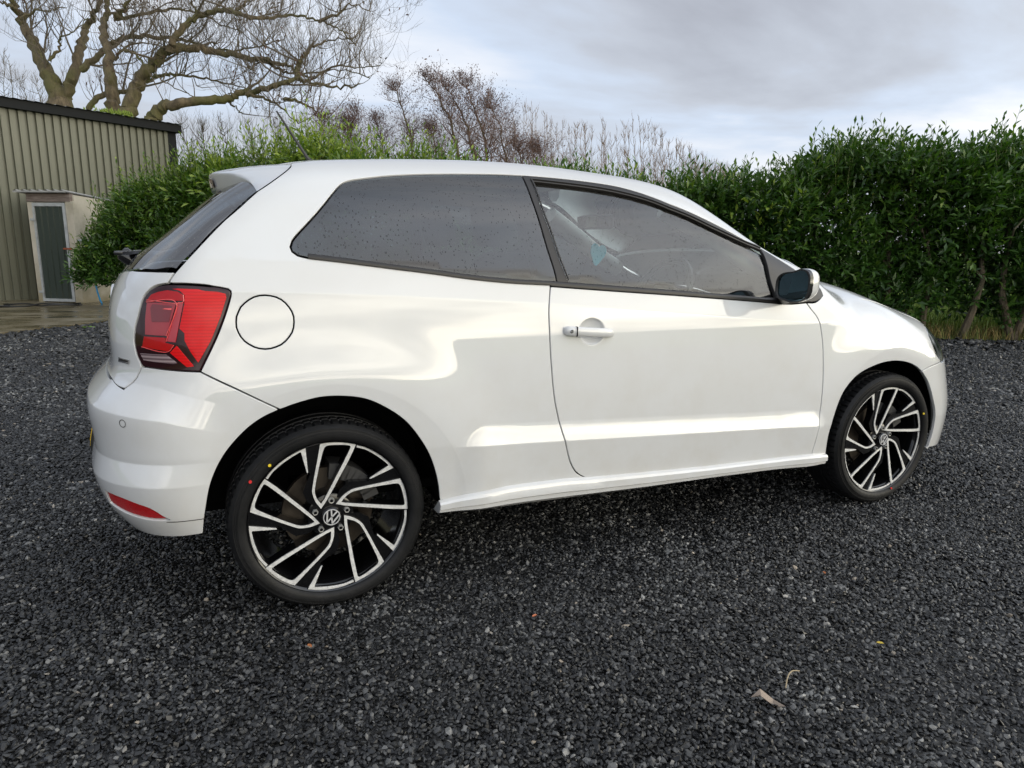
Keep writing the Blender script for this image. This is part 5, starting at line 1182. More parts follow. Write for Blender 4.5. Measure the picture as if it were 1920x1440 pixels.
g=G(MLC); wv=g.n('ShaderNodeTexWave',{'Scale':30.},bands_direction='Z'); g.t.links.new(g.obj(),wv.inputs['Vector']); g.link(g.mix(wv.outputs[1],(.34,.26,.27),(.10,.06,.07)),'Base Color')
lo=chain('lamp_top','lamp_r','lamp_bot','lamp_l',ds=.01)
for L in panel('rear_lamp',lo,mat=MLB,parent=car,off=-.001,inset=.001,bev=.003): pass
lamps=[o for o in car.children if o.name.startswith('rear_lamp')]
def lp(name,key,m,off,**k):
    P=chain(CV[key]+[CV[key][0]],ds=.008) if isinstance(CV[key],list) else None
    a,b=panel(name,np.array(straight(CV[key])),mat=m,off=off,inset=.0006,bev=.0006,depth=.002,sp=.012,**k)
    a.parent=lamps[0]; b.parent=lamps[1]
def straight(P,ds=.008):
    P=np.array(P);r=[]
    for i in range(len(P)):
        a,b=P[i],P[(i+1)%len(P)]; n=max(1,int(np.linalg.norm(b-a)/ds)); r+=[a+(b-a)*j/n for j in range(n)]
    return r
lp('lens_segment','l_bright',MLR,.0010,lab='bright red ribbed segment'); lp('lens_segment','l_lined',MLR2,.0011); lp('lens_segment','l_smoke',MLS,.0008); lp('lens_segment','l_square',MLS2,.0016); lp('lens_segment','l_glint',MLG,.0024)  # l_glint is a painted highlight on the lens, not a segment of its own
lp('lens_segment','l_wedge',MLW,.0012); lp('lens_segment','l_red',MLR2,.0012); lp('lens_segment','l_clear',MLC,.0010,lab='clear reversing light strip'); lp('lens_segment','l_diag',MLR,.0012)
# thin bright ridges between the lens segments
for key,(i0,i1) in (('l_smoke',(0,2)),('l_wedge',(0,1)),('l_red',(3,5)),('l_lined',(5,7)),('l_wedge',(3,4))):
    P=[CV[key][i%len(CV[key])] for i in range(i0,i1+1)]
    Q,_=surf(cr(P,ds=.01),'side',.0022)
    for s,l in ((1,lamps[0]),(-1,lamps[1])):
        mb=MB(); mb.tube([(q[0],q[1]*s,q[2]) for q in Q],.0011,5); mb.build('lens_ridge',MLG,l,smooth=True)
# --- front bumper, headlight, bonnet, grille
hl=chain('hl_left',[(2.853,.636),(2.93,.632),(3.06,.640)],[(3.06,.640),(3.16,.665),(3.22,.69)],[(3.22,.69),(3.12,.735),(3.02,.775),(2.943,.795)],[(2.943,.795),(2.88,.800),(2.832,.777)])
MHL=mat('headlight_lens',(.09,.10,.11),.06,coat=1); g=G(MHL); g.link(g.ramp(g.noise(16,3,.6,vec=g.mapping((1,1,.4))),[(.35,(.02,.022,.025)),(.52,(.16,.17,.18)),(.7,(.55,.57,.60))]),'Base Color')
hls=panel('headlight',hl,mat=MHL,parent=car,off=-.001)
fb=chain([(2.789,.226),(2.9,.215),(3.1,.205),(3.4,.20),(CF,.20)],[(CF,.20),(CF,.615)],[(CF,.615),(3.45,.615),(3.30,.645),(3.22,.685)],[(3.22,.685),(3.16,.660),(3.06,.637),(2.93,.630),(2.853,.633)],'fend_bump','arch_f_low')
low=chain([(3.22,.27),(3.4,.265),(CF-.0,.265)],[(CF,.265),(CF,.42)],[(CF,.42),(3.42,.42),(3.25,.39)],[(3.25,.39),(3.2,.33),(3.22,.27)])
panel('front_bumper',fb,[],mat=MP,parent=car,creases=ARC[2:],centre=(0,CF),mirror='join',depth=.012)
li=chain([(3.20,.27),(3.4,.262),(CF,.262)],[(CF,.262),(CF,.42)],[(CF,.42),(3.42,.42),(3.24,.39)],[(3.24,.39),(3.19,.33),(3.20,.27)])
panel('lower_intake',li,mat=MBP,parent=car,off=.004,centre=(0,CF),mirror='join',depth=.006)
gr=chain([(3.27,.625),(3.45,.625),(CF,.625)],[(CF,.625),(CF,.70)],[(CF,.70),(3.45,.70),(3.28,.69)],[(3.28,.69),(3.25,.66),(3.27,.625)])
panel('grille',gr,mat=MGB,parent=car,off=.005,centre=(0,CF),mirror='join',depth=.006)
for z in (.645,.668):
    Q,_=surf(np.c_[np.linspace(3.30,CF,20),np.full(20,z)],'side',.009); mb=MB(); mb.tube([tuple(q) for q in Q]+[(q[0],-q[1],q[2]) for q in Q[::-1]],.003,6); mb.build('grille_bar',MCH,car,smooth=True)
# bonnet (vertical projection)
def vtop(P): return P
def xy_of(key): 
    P=np.array(CV[key]); o,d=dom_side(P[:,0],P[:,1]); return cast(o,d)[:,:2]
fi=xy_of('fend_in'); ho=np.vstack([cr(fi),cr([fi[-1],(2.99,-.60),(3.07,-.50),(3.13,-.35),(3.165,-.18),(3.175,0.)])[1:],cr([(3.175,0.),(1.955,0.)])[1:],cr([(1.955,0.),(1.95,-.3),(1.93,-.55),(1.925,-.68),tuple(fi[0])])[1:-1]])
panel('bonnet',ho,dom='top',mat=MP,parent=car,centre=(1,0.),mirror='join',sp=.03)
# roof + windscreen
di=xy_of('ditch'); iw=[i for i in range(len(di)) if di[i][0]<=1.21]
roof=np.vstack([cr(di[iw]),cr([di[iw[-1]],(1.235,-.35),(1.25,0.)])[1:],cr([(1.25,0.),(-.14,0.)])[1:],cr([(-.14,0.),(-.13,-.25),(-.085,-.42),tuple(di[0])])[1:-1]])
panel('roof',roof,dom='top',mat=MP,parent=car,centre=(1,0.),mirror='join',sp=.03)
ws=np.vstack([cr(di[iw[-1]:]),cr([tuple(di[-1]),(1.945,-.5),(1.97,-.25),(1.975,0.)])[1:],cr([(1.975,0.),(1.25,0.)])[1:],cr([(1.25,0.),(1.235,-.35),tuple(di[iw[-1]])])[1:-1]])
panel('windscreen',ws,dom='top',mat=MGW,parent=car,centre=(1,0.),mirror='join',sp=.03,off=-.004,rim=False)
# rear window
cp=xy_of('cpillar')[::-1]
_P,_=surf(np.array([(CS,1.035),(-1.12,1.035),(-.90,1.035),(-.715,1.035),(-.595,1.023),(-.478,1.028),(-.396,1.037)]),'side'); gl_=_P[:,:2]
rw=np.vstack([cr(cp),cr([tuple(cp[-1]),(-.215,-.50),(-.245,-.35),(-.275,0.)])[1:],cr([(-.275,0.),tuple(gl_[0])])[1:],cr(gl_)[1:-1]])
panel('rear_window',rw,dom='top',mat=MGR,parent=car,centre=(1,0.),mirror='join',sp=.025,off=-.003,rim=False)
frw=offset(rw if area(rw)>0 else rw[::-1],.045); frw=frw[frw[:,1]<-.0]; frw=np.vstack([frw,[(frw[-1][0],0.)]]) if False else frw
# black ceramic border under the rear glass
def border(name,outer,inner,dom,off,parent,m=MGB,mirror='copy'):
    return panel(name,outer,[inner],dom=dom,mat=m,parent=parent,off=off,mirror=mirror,rim=False,sp=.02,inset=0,bev=.0005)
# spoiler
def spoiler():
    A,_=surf(np.array(CV['spo_gap'][::-1]),'side',.0); A=[tuple(p) for p in A]       # from the window corner up to the roof
    ry=[(-.085,-.40),(-.12,-.28),(-.135,-.14),(-.14,0.)]
    Bq,_=surf(np.array(ry),'top',0.); Fe=A+[tuple(p) for p in Bq]
    Le=[(-.158,A[0][1]+.010,1.292),(-.165,-.575,1.318),(-.178,-.545,1.334),(-.196,-.50,1.349),(-.212,-.46,1.357),(-.226,-.41,1.363),(-.240,-.35,1.367),(-.262,-.25,1.375),(-.280,-.13,1.381),(-.288,0.,1.383)]
    st=[]
    for i,(f,l) in enumerate(zip(Fe,Le)):
        f=np.array(f);l=np.array(l); t=min(i/3,1.); k=[f,f+(l-f)*.02,f*.7+l*.3+[0,0,.006*t],f*.35+l*.65+[0,0,.010*t],l*.93+f*.07+[0,0,.006*t],l,l+[.004,.002*(1-t),-.012*t-.003],l+[.012,.006,-.045*t-.006],l+[.018,.008,-.058*t-.008],l+[.085*t+.012,.02*(1-t)+.01,-.058*t-.012],l+[.10*t+.02,.02*(1-t)+.02,-.08*t-.02]]
        st.append([tuple(p) for p in k])
    n=len(st[0]); st=st+[[(x,-y,z) for x,y,z in q] for q in st[-2::-1]]
    V=[p for q in st for p in q]; F_=[]
    for i in range(len(st)-1):
        for j in range(n-1): F_.append((i*n+j,i*n+j+1,(i+1)*n+j+1,(i+1)*n+j))
    mb=MB(); mb.add(V,F_); o=mb.build('spoiler',MP,car,smooth=True,angle=radians(80))
    md=o.modifiers.new('s','SUBSURF'); md.levels=md.render_levels=2; md.boundary_smooth='PRESERVE_CORNERS'
    # dark red high-level brake light let into the rear face
    MBL=mat('brake_light_red',(.10,.003,.005),.12,coat=1); V=[];F_=[]; ys=np.linspace(-.17,.17,13); q=12
    for y in ys:
        xl=-.288+.0*y+.45*y*y
        V+=[(xl+.0015,y,1.368-.3*y*y),(xl+.0065,y,1.338-.3*y*y)]
    for i in range(q): F_.append((2*i,2*i+1,2*i+3,2*i+2))
    mk('brake_light',V,F_,MBL,o)
spoiler()
# --- black window frame, quarter glass, door glass, mirror triangle
fo=chain('-b_front','frame_top','tri_front',[CV['tri_front'][-1],CV['frame_bot'][0]],'frame_bot')
fin=chain('frame_in_top','frame_in_front','frame_in_bot','frame_in_rear',ds=.01)
fo=chain('frame_top','tri_front','frame_bot','-b_front')
panel('window_frame',fo,[fin],mat=MTRM,parent=car,off=.002,sp=.016,bev=.0022,inset=.0012)
# raised rubber line inside the frame
for key,o_ in (('frame_in_top',.006),('frame_in_rear',.005)):
    Q,_=surf(cr(CV[key],ds=.02)+[0,.010],'side',.004)
    for s in (1,-1): mb=MB(); mb.tube([(q[0],q[1]*s,q[2]) for q in Q],.0032,5); mb.build('rubber_seal',MBP,car,smooth=True)
panel('door_glass',offset(fin[::-1] if area(fin)<0 else fin,-.006),mat=MGD,parent=car,off=-.010,rim=False,sp=.03)
fq=chain('win_q_bot','win_q_rear','win_q_top','b_front')
panel('quarter_glass',fq,mat=MGQ,parent=car,off=.0005,rim=True,sp=.03,depth=.004,inset=.0025)
panel('glass_border',offset(fq if area(fq)>0 else fq[::-1],.002),[chain(*[CV['glass_q_in']+[CV['glass_q_in'][0]]])],mat=MGB,parent=car,off=-.004,rim=False,sp=.02)
# bottom rubber strips
def strip(name,key,h,off,m=MTRM,dz=0.):
    P=cr(CV[key],ds=.02); Q,n_=surf(P+[0,dz],'side',off); 
    for s in (1,-1):
        V=[];F_=[]
        for q,nn in zip(Q,n_):
            for dzz,oo in ((0,-.004),(.001,.003),(h*.5,.0055),(h-.001,.003),(h,-.004)): V.append((q[0]+nn[0]*oo,(q[1]+nn[1]*oo-(-.25*dzz if False else 0)+.28*dzz)*s,q[2]+dzz))
        for i in range(len(Q)-1):
            for j in range(4): F_.append((i*5+j,(i+1)*5+j,(i+1)*5+j+1,i*5+j+1))
        mb=MB(); mb.add(V,F_); mb.build(name,m,car,smooth=True,angle=radians(60))
strip('window_strip','door_top',.018,.001); strip('window_strip','win_q_bot',.016,.001,dz=-.003)
# --- dark inner shell added to block light behind the panels, seen through the gaps
inner=chain([(-.36,.60),(-.30,.67),(-.20,.72),(-.1,.745),(0,.75),(.1,.74),(.2,.71),(.3,.62),(.36,.50),(.40,.34)],[(.40,.30),(2.03,.27)],[(2.04,.30),(2.05,.5),(2.13,.63),(2.25,.70),(2.45,.73),(2.62,.68),(2.70,.60)],[(2.72,.70),(2.80,.86)],'-fend_in','-ditch',[(-.05,1.40),(-.12,1.26)],'cpillar',[(-.396,1.037),(-.55,1.0),(-.60,.80)],[(-.60,.80),(-.36,.60)])
panel('inner_shell',inner,[offset(fin if area(fin)>0 else fin[::-1],-.004),chain(*[CV['glass_q_in']+[CV['glass_q_in'][0]]])],mat=MDK,parent=car,off=-.026,rim=False,sp=.05)
def liner(cx):
    for s in (1,-1):
        mb=MB(); V=[];F_=[]; n=40; r=.375 if cx<1 else .385
        for k in range(n+1):
            a=-.06+(pi+.12)*k/n
            for y,rr in ((-.765,r+.0),(-.62,r+.01),(-.50,r),(-.50,.0)): V.append((cx+rr*cos(a),y*s,.31+rr*sin(a)))
        for k in range(n):
            for j in range(3): F_.append((k*4+j,k*4+j+1,k*4+5+j,k*4+4+j))
        mb.add(V,F_); mb.build('wheel_arch_liner',MLINER,car,fixn=False)
liner(-.01); liner(2.44)
mb=MB(); mb.box((1.22,0,.295),(1.66,1.50,.10)); mb.box((2.45,0,.33),(1.1,.98,.20)); mb.box((-.05,0,.36),(.9,.98,.2)); mb.box((-.50,0,.36),(.20,1.0,.14)); mb.build('underbody',MDK,car)
# handle
hx0,hx1=.797,.982
def handle():
    P=np.array([(.793,.883),(.982,.842)]); 
    for s in (1,-1):
        Q,n_=surf(np.array([(.787,.866),(.793,.8655),(.806,.865),(.832,.863),(.90,.858),(.950,.8545),(.973,.853),(.980,.853)]),'side',0.0); offs=[.011,.018,.022,.024,.029,.026,.019,.010]; hh_=[.009,.0145,.0165,.0165,.0165,.0155,.0135,.008]
        V=[];F_=[]; n=10
        for q,nn,o,h in zip(Q,n_,offs,hh_):
            for k in range(n):
                a=2*pi*k/n; sa,ca=sin(a),cos(a); t_=.010
                V.append((q[0],(q[1]+nn[1]*(o-t_+t_*(abs(ca)**.6*(1 if ca>0 else -1)))) *s,q[2]+h*abs(sa)**.6*(1 if sa>0 else -1)))
        for i in range(len(Q)-1):
            for k in range(n): l=(k+1)%n; F_.append((i*n+k,i*n+l,(i+1)*n+l,(i+1)*n+k))
        F_+= [tuple(range(n)),tuple(range((len(Q)-1)*n,len(Q)*n))]
        mb=MB(); mb.add(V,F_); o=mb.build('door_handle',MP,car,smooth=True,angle=radians(50))
        if s==1:
            q=Q[2]+n_[2]*.0215; q=np.array([.8075,q[1],.8650]); mb=MB(); mb.lathe([(.0,-.0015),(.0062,-.0015),(.0072,-.0005),(.0072,.006)],20,c=tuple(q)); mb.build('key_lock',MCH,o)
            mb=MB(); a=Q[3]; mb.box((.8265,a[1]-.0245,.8635),(.0018,.006,.030)); mb.box((.8265,a[1]-.018,.8635),(.0018,.014,.034)); mb.build('handle_gap',MDK,o)
handle()
# mirrors
def mirror():
    mir=[]
    for s in (1,-1):
        # housing: superellipsoid-like shell
        c=np.array([1.728,-.935,1.013]); V=[];F_=[];nu,nv=20,28
        for i in range(nu+1):
            u=i/nu; x=-.045+.10*u            # from face plane forward
            k=(1-max(u-.0,0)**2.6)**.62 if u<1 else 0.02
            for j in range(nv):
                a=2*pi*j/nv; e=.62; ca,sa=cos(a),sin(a)
                y=.082*k*abs(ca)**e*(1 if ca>0 else -1); z=.063*k*abs(sa)**e*(1 if sa>0 else -1)
                z=z+(.008*(y/.082)*-1)*k ; y=y-.0
                if y>0: z*=.86+.0*y
                V.append(((c[0]+x+.06*abs(y)*0+.12*max(-y,0)*.35),(c[1]+y)*s,c[2]+z+.01*u))
        for i in range(nu):
            for j in range(nv): l=(j+1)%nv; F_.append((i*nv+j,i*nv+l,(i+1)*nv+l,(i+1)*nv+j))
        mi=[]
        zc=[V[f[0]][2] for f in F_]
        V0=np.array(V)
        for f in F_:
            m=V0[list(f)].mean(0); xx=m[0]-c[0]; mi.append(0 if (m[2]>c[2]-.052+.0*xx and xx>-.028) else 1)
        o=mk('door_mirror',V,[f if s>0 else f[::-1] for f in F_],parent=car,mats=[MP,MGB],midx=mi,smooth=True)
        bm=bmesh.new(); bm.from_mesh(o.data); bmesh.ops.recalc_face_normals(bm,faces=bm.faces); bm.to_mesh(o.data); bm.free()
        # inner black rim + glass
        nv2=28; Vr=[];Fr=[]
        for k,dx in ((1.0,-.045),(.93,-.049),(.90,-.040)):
            for j in range(nv2):
                a=2*pi*j/nv2;e=.62;ca,sa=cos(a),sin(a); y=.082*k*abs(ca)**e*(1 if ca>0 else -1); z=.063*k*abs(sa)**e*(1 if sa>0 else -1); z-=.008*(y/.082)*k
                if y>0: z*=.86
                Vr.append((c[0]+dx+.12*max(-y,0)*.35,(c[1]+y)*s,c[2]+z))
        for i in range(2):
            for j in range(nv2): l=(j+1)%nv2; Fr.append((i*nv2+j,i*nv2+l,(i+1)*nv2+l,(i+1)*nv2+j))
        mk('mirror_rim',Vr,Fr,MBP,o,smooth=True)
        mk('mirror_glass',[ (v[0]+.001,v[1],v[2]) for v in Vr[2*nv2:]],[tuple(range(nv2))],mat('mirror_glass',(.20,.30,.33),.03,metal=1),o)
        mb=MB(); mb.tube([(1.80,-.78*s,.965),(1.765,-.83*s,.965),(1.72,-.90*s,.980)],[.036,.028,.026],12); mb.build('mirror_arm',MBP,o,smooth=True)
mirror()
# antenna
mb=MB(); mb.tube([(.095,0,1.452),(.076,0,1.470),(-.03,0,1.634)],[.010,.0065,.0035],10); mb.lathe([(.022,.0),(.02,.012),(.008,.02)],16,axis='Z',c=(.095,0,1.445)); mb.build('antenna',MBP,car,smooth=True)
# rear wiper
mb=MB(); mb.tube([(-.545,0,1.065),(-.585,0,1.098),(-.592,0,1.104)],[.026,.027,.020],12); mb.box((-.560,-.085,1.103),(.030,.20,.014),bev=.005,rz=-.22); mb.box((-.545,.20,1.104),(.026,.36,.014),bev=.005); mb.box((-.528,.22,1.100),(.010,.34,.018),bev=.003); mb.build('rear_wiper',MGB,car,smooth=True)
# badges
def vw(cx,name,r,loc,parent,basis,depth=.004):
    """round V over W emblem; basis = (right, up, out)"""
    R_,U_,O_=[Vector(b) for b in basis]; L=Vector(loc)
    def P(x,y,h=0): return tuple(L+R_*x*r+U_*y*r+O_*h)
    mb=MB(); n=40; V=[];F_=[]
    for k in range(n):
        a=2*pi*k/n
        for rr,h in ((1.0,0),(.98,depth),(.90,depth),(.88,0)): V.append(P(rr*cos(a),rr*sin(a),h))
    for k in range(n):
        j=(k+1)%n
        for i in range(3): F_.append((k*4+i,k*4+i+1,j*4+i+1,j*4+i))
    mb.add(V,F_)
    def stroke(a,b,w=.085):
        a=Vector(a);b=Vector(b); d=(b-a).normalized(); q=Vector((-d.y,d.x))*w
        V=[P(*(a+q),0),P(*(b+q),0),P(*(b-q),0),P(*(a-q),0),P(*(a+q),depth),P(*(b+q),depth),P(*(b-q),depth),P(*(a-q),depth)]
        mb.add(V,[(4,5,6,7),(0,1,5,4),(1,2,6,5),(2,3,7,6),(3,0,4,7)])
    stroke((-.36,.83),(-.03,.10));stroke((.36,.83),(.03,.10))
    stroke((-.74,.54),(-.32,-.72));stroke((-.32,-.72),(0,-.02));stroke((0,-.02),(.32,-.72));stroke((.32,-.72),(.74,.54))
    o=mb.build(name,MEM,parent)
    mb=MB(); V=[P(0,0,-.0005)]+[P(.99*cos(2*pi*k/n),.99*sin(2*pi*k/n),-.0005) for k in range(n)]
    mb.add(V,[(0,1+k,1+(k+1)%n) for k in range(n)]); mb.build('emblem_backing',MGB,parent)
    return o
Q,_=surf(np.array([(CS,.925)]),'side',.003); vw(0,'tailgate_emblem',.060,tuple(Q[0]),car,((0,-1,0),(.06,0,1),(-1,0,0)),.012)
Q,_=surf(np.array([(CF,.662)]),'side',.012); vw(0,'front_emblem',.055,tuple(Q[0]),car,((0,1,0),(0,0,1),(1,0,0)),.008)
Q,n_=surf(np.array([(-.626,.814),(-.560,.812),(-.566,.800),(-.630,.800)]),'side',.003)
mk('badge',list(Q),[(0,1,2,3)],MCH,car); Q,n_=surf(np.array([(-.618,.811),(-.570,.809),(-.573,.805),(-.620,.805)]),'side',.004); mk('badge_inlay',list(Q),[(0,1,2,3)],MGB,car)
# number plate
MY=mat('plate_yellow',(.80,.50,.03),.35,coat=.4); MK=mat('plate_black',(.01,.01,.01),.5)
def rect(s0,s1,z0,z1): return np.array(straight([(s0,z0),(s1,z0),(s1,z1),(s0,z1)],.02))
pb=panel('number_plate',rect(CS,-1.055,.435,.585),mat=MK,parent=car,off=.010,centre=(0,CS),mirror='join',depth=.02,sp=.03)
panel('plate_face',rect(CS,-1.085,.455,.566),mat=MY,parent=pb,off=.0135,centre=(0,CS),mirror='join',depth=.003,sp=.03)
for a_,b_,c_,d_ in ((-1.115,-1.103,.472,.550),(-1.155,-1.115,.540,.550),(-1.155,-1.115,.472,.482),(-1.155,-1.144,.472,.512)):
    panel('plate_character',rect(a_,b_,c_,d_),mat=MK,parent=pb,off=.015,mirror=None,depth=.002,sp=.02,inset=0,bev=.0004)
# ============================================================ wheels
MTY=mat('tyre_rubber',(.010,.0105,.011),.5,spec=.25); g=G(MTY); g.link(g.bump(g.noise(60,4),.25,.004),'Normal')
g.link(g.ramp(g.noise(12,6,.7),[(.35,(.006,.0065,.007)),(.7,(.015,.015,.016))]),'Base Color')
MRB=mat('rim_black',(.004,.004,.0045),.12,coat=.25); MRS=mat('rim_machined',(.8,.8,.79),.35,metal=.35); g=G(MRS)
g.link(g.ramp(g.noise(90,2,.5),[(.35,(.68,.68,.67)),(.55,(.82,.82,.80))]),'Base Color'); g.link(g.bump(g.noise(110,2),.5,.002),'Normal')
MDI=mat('brake_disc',(.1,.08,.06),.5,metal=.6); g=G(MDI); g.link(g.ramp(g.noise(9,5),[(.35,(.02,.013,.009)),(.6,(.07,.058,.045))]),'Base Color')
MNU=mat('bolt_chrome',(.50,.50,.48),.3,metal=.6); MYD=mat('yellow_dot',(.75,.55,.02),.6); MRD_=mat('red_dot',(.62,.02,.02),.6)
TRR=.304; RR=.244; YF=-.815
def tyre_mesh(parent):
    mb=MB(); n=96
    # cross-section: outer bead -> sidewall -> shoulder -> tread
    pr=[(RR+.001,.010),(RR+.005,.002),(RR+.012,-.003),(RR+.020,-.006),(RR+.030,-.006),(RR+.0305,-.0035),(RR+.033,-.0035),(RR+.0335,-.0015),(RR+.038,-.001),(RR+.0385,.001),(RR+.043,.001),(TRR-.012,.006),(TRR-.006,.013)]
    mb.lathe(pr,n,c=(0,YF,0))
    # shoulder and tread with lateral grooves and circumferential channels
    V=[];F_=[];N_=560; prof=[(TRR-.006,.013),(TRR-.0025,.020),(TRR-.0005,.032),(TRR,.048),(TRR,.050),(TRR-.007,.052),(TRR-.007,.058),(TRR,.060),(TRR+.0005,.085),(TRR-.007,.087),(TRR-.007,.094),(TRR+.0005,.096),(TRR,.13),(TRR-.007,.132),(TRR-.007,.14),(TRR,.142),(TRR,.165),(TRR-.004,.19),(TRR-.02,.20),(RR,.20)]
    m=len(prof)
    for k in range(N_):
        th=2*pi*k/N_; gr=(k%8)<2
        for i,(r,h) in enumerate(prof):
            rr=r-(.005 if gr and 1<=i<=3 else 0)-(.004 if gr and i in (7,8) else 0)
            V.append((rr*cos(th),YF+h,rr*sin(th)))
    for k in range(N_):
        l=(k+1)%N_
        for i in range(m-1): F_.append((k*m+i,l*m+i,l*m+i+1,k*m+i+1))
    mb.add(V,F_); t=mb.build('tyre',MTY,parent,smooth=True,angle=radians(28))
    # flattened contact patch is hidden in the gravel
    # moulded sidewall rings and letters
    return t
def rim_parts(parent,phase=0.):
    n=96
    mb=MB(); mb.lathe([(RR-.002,.004),(RR+.002,.001),(RR+.0035,.004),(RR+.001,.012),(RR-.010,.016),(RR-.018,.03),(RR-.024,.08),(RR-.028,.19)],n,c=(0,YF,0)); mb.build('rim_barrel',MRB,parent,smooth=True,angle=radians(60))
    def rot(P,a): c,s=cos(a),sin(a); return [(x*c-z*s,x*s+z*c) for x,z in P]
    def dish(x,z): r=hypot(x,z); return .008+.012*(1-min(r/RR,1))   # face sinks slightly to the hub
    def solid(name,outer,inner,m,front,depth,par,bev=True):
        """ring or polygon extruded backwards following the dish"""
        mb=MB(); no=len(outer)
        loops=[outer]+([inner] if inner is not None else [])
        allp=[Vector((x,z,0)) for l in loops for x,z in l]
        tri=geometry.tessellate_polygon([[Vector((x,z,0)) for x,z in l] for l in loops])
        pts=[(x,z) for l in loops for x,z in l]; N2=len(pts)
        V=[(x,YF+dish(x,z)+front,z) for x,z in pts]+[(x,YF+dish(x,z)+front+depth,z) for x,z in pts]
        F_=[tuple(t) for t in tri]; b=0
        for l in loops:
            k=len(l)
            for i in range(k): F_.append((b+i,b+(i+1)%k,N2+b+(i+1)%k,N2+b+i))
            b+=k
        mb.add(V,F_); return mb.build(name,m,par)
    def dense(P,ds=.007):
        P=np.array(P); r=[]
        for i in range(len(P)):
            a,b=P[i],P[(i+1)%len(P)]; k=max(1,int(np.linalg.norm(b-a)/ds)); r+=[tuple(a+(b-a)*j/k) for j in range(k)]
        return r
    def smooth_loop(P,corners,ds=.006):
        """Catmull-Rom between corner indices"""
        P=np.array(P); n=len(P); out=[]
        cs=sorted(corners)
        for a,b in zip(cs,cs[1:]+[cs[0]+n]):
            seg=P[[i%n for i in range(a,b+1)]]; out+=list(cr(seg,ds=ds)[:-1])
        return [tuple(p) for p in out]
    RO=np.array(RIMU['out']); RI=np.array(RIMU['in']); RA=np.array(RIMU['arc'])
    kf=.2425/np.hypot(*RO[8]); RO,RI,RA=RO*kf,RI*kf,RA*kf*(.2425/.246)
    RO=offset(RO if area(RO)>0 else RO[::-1],-.0) if False else RO
    lo_=smooth_loop(RO,[0,7,11]); li_=smooth_loop(RI,[0,12,14]); li_=[tuple(p) for p in (offset(np.array(li_) if area(np.array(li_))>0 else np.array(li_)[::-1],.0013))]; la_=smooth_loop(RA,[0,4,5,6,8,9,13])
    # black spoke body: wide blade between the spike of the next unit and the long leg of the loop
    def pol(r,a): return (r*cos(radians(a)),r*sin(radians(a)))
    for k in range(5):
        a=phase+k*2*pi/5
        solid('spoke_face',rot(lo_,a),rot(li_,a),MRS,0.0,.004,parent)
        # black wall behind the machined loop
        def grow_(P,d): 
            P=np.array(P); P=P if area(P)>0 else P[::-1]; return [tuple(p) for p in offset(P,-d)]
        solid('spoke_wall',rot(grow_(lo_,.0022),a),rot(grow_(li_,-.0022)[::-1],a),MRB,.003,.045,parent)
        solid('spoke_spike',rot(la_,a),None,MRS,0.0,.004,parent)
        # blade: spike side (previous unit) to the left leg of this loop
        sp_=[RA[4],RA[5],RA[6]]; c_,s_=cos(2*pi/5),sin(2*pi/5); sp2=[(x*c_-z*s_,x*s_+z*c_) for x,z in sp_]
        L=RO[:8]
        blade=[sp2[0],sp2[1]]+[(.62*np.array(sp2[1])+.38*np.array(L[5])).tolist()]+[(-.082,.088),(-.070,.055),(-.052,.040),(-.030,.020),(.0,.012)]+[tuple(p) for p in L[0:8]]
        rimarc=[pol(.2425,q) for q in np.linspace(math.degrees(atan2(L[7][1],L[7][0])),math.degrees(atan2(sp2[0][1],sp2[0][0])),8)][1:-1]
        solid('spoke',rot(dense(blade+rimarc,.02),a),None,MRB,.005,.030,parent)
        # second thin backing for the arc
        solid('rim_step',rot(grow_(la_,.0018),a),None,MRB,.0035,.02,parent)
    mb=MB(); mb.lathe([(.0,.022),(.060,.022),(.070,.026),(.078,.05),(.078,.075)],40,c=(0,YF,0)); mb.build('hub_face',MRB,parent,smooth=True)
    mb=MB(); mb.lathe([(.0,.006),(.027,.0065),(.0300,.010),(.0305,.026)],40,c=(0,YF,0)); cap=mb.build('hub_cap',MRB,parent,smooth=True)
    ca=radians(-22)
    vw(0,'hub_emblem',.0265,(0,YF+.0058,0),parent,((cos(ca),0,sin(ca)),(-sin(ca),0,cos(ca)),(0,-1,0)),.0018)
    for k in range(5):
        a=radians(87)+k*2*pi/5; c=(.051*cos(a),YF+.0,.051*sin(a)); mb=MB()
        mb.lathe([(.0140,.030),(.0125,.022)],20,c=c); mb.build('bolt_seat',MRB,parent)
        mb=MB(); mb.lathe([(.0,.019),(.0045,.019),(.005,.013),(.0085,.0125),(.0095,.015),(.0095,.024)],6 if k else 18,c=c); bo=mb.build('wheel_bolt',MNU,parent); mb=MB(); mb.lathe([(0,.0115),(.0052,.0120)],12,c=c); mb.build('bolt_recess_shade',MRB,parent)  # black disc stands for the shade in the bolt's hollow
    mb=MB(); mb.lathe([(.06,.085),(.075,.085),(.078,.075),(.142,.075),(.142,.098),(.06,.098)],64,c=(0,YF,0)); mb.build('brake_disc',MDI,parent,smooth=True)
    mb=MB()
    for i in range(9):
        a=radians(20)+radians(64)*i/8; mb.box((.137*cos(a),YF+.085,.137*sin(a)),(.024,.085,.05),ry=-(a-pi/2)) 
    mb.build('brake_caliper',mat('cast_iron',(.03,.03,.03),.6),parent)
def dots(parent,lst):
    for a,r,m in lst:
        mb=MB(); mb.lathe([(0,-.0075),(.0045,-.0075),(.005,-.004)],12,c=(r*cos(radians(a)),YF,r*sin(radians(a)))); mb.build('tyre_dot',m,parent)
def side_text(parent,txt,r,a0,size,flip=False):
    cu=bpy.data.curves.new('sidewall_lettering','FONT'); return None
wheel=empty('wheel'); wheel.parent=car; wheel.location=(-.002,0,TRR+.003)
tyre_mesh(wheel); rim_parts(wheel,0)
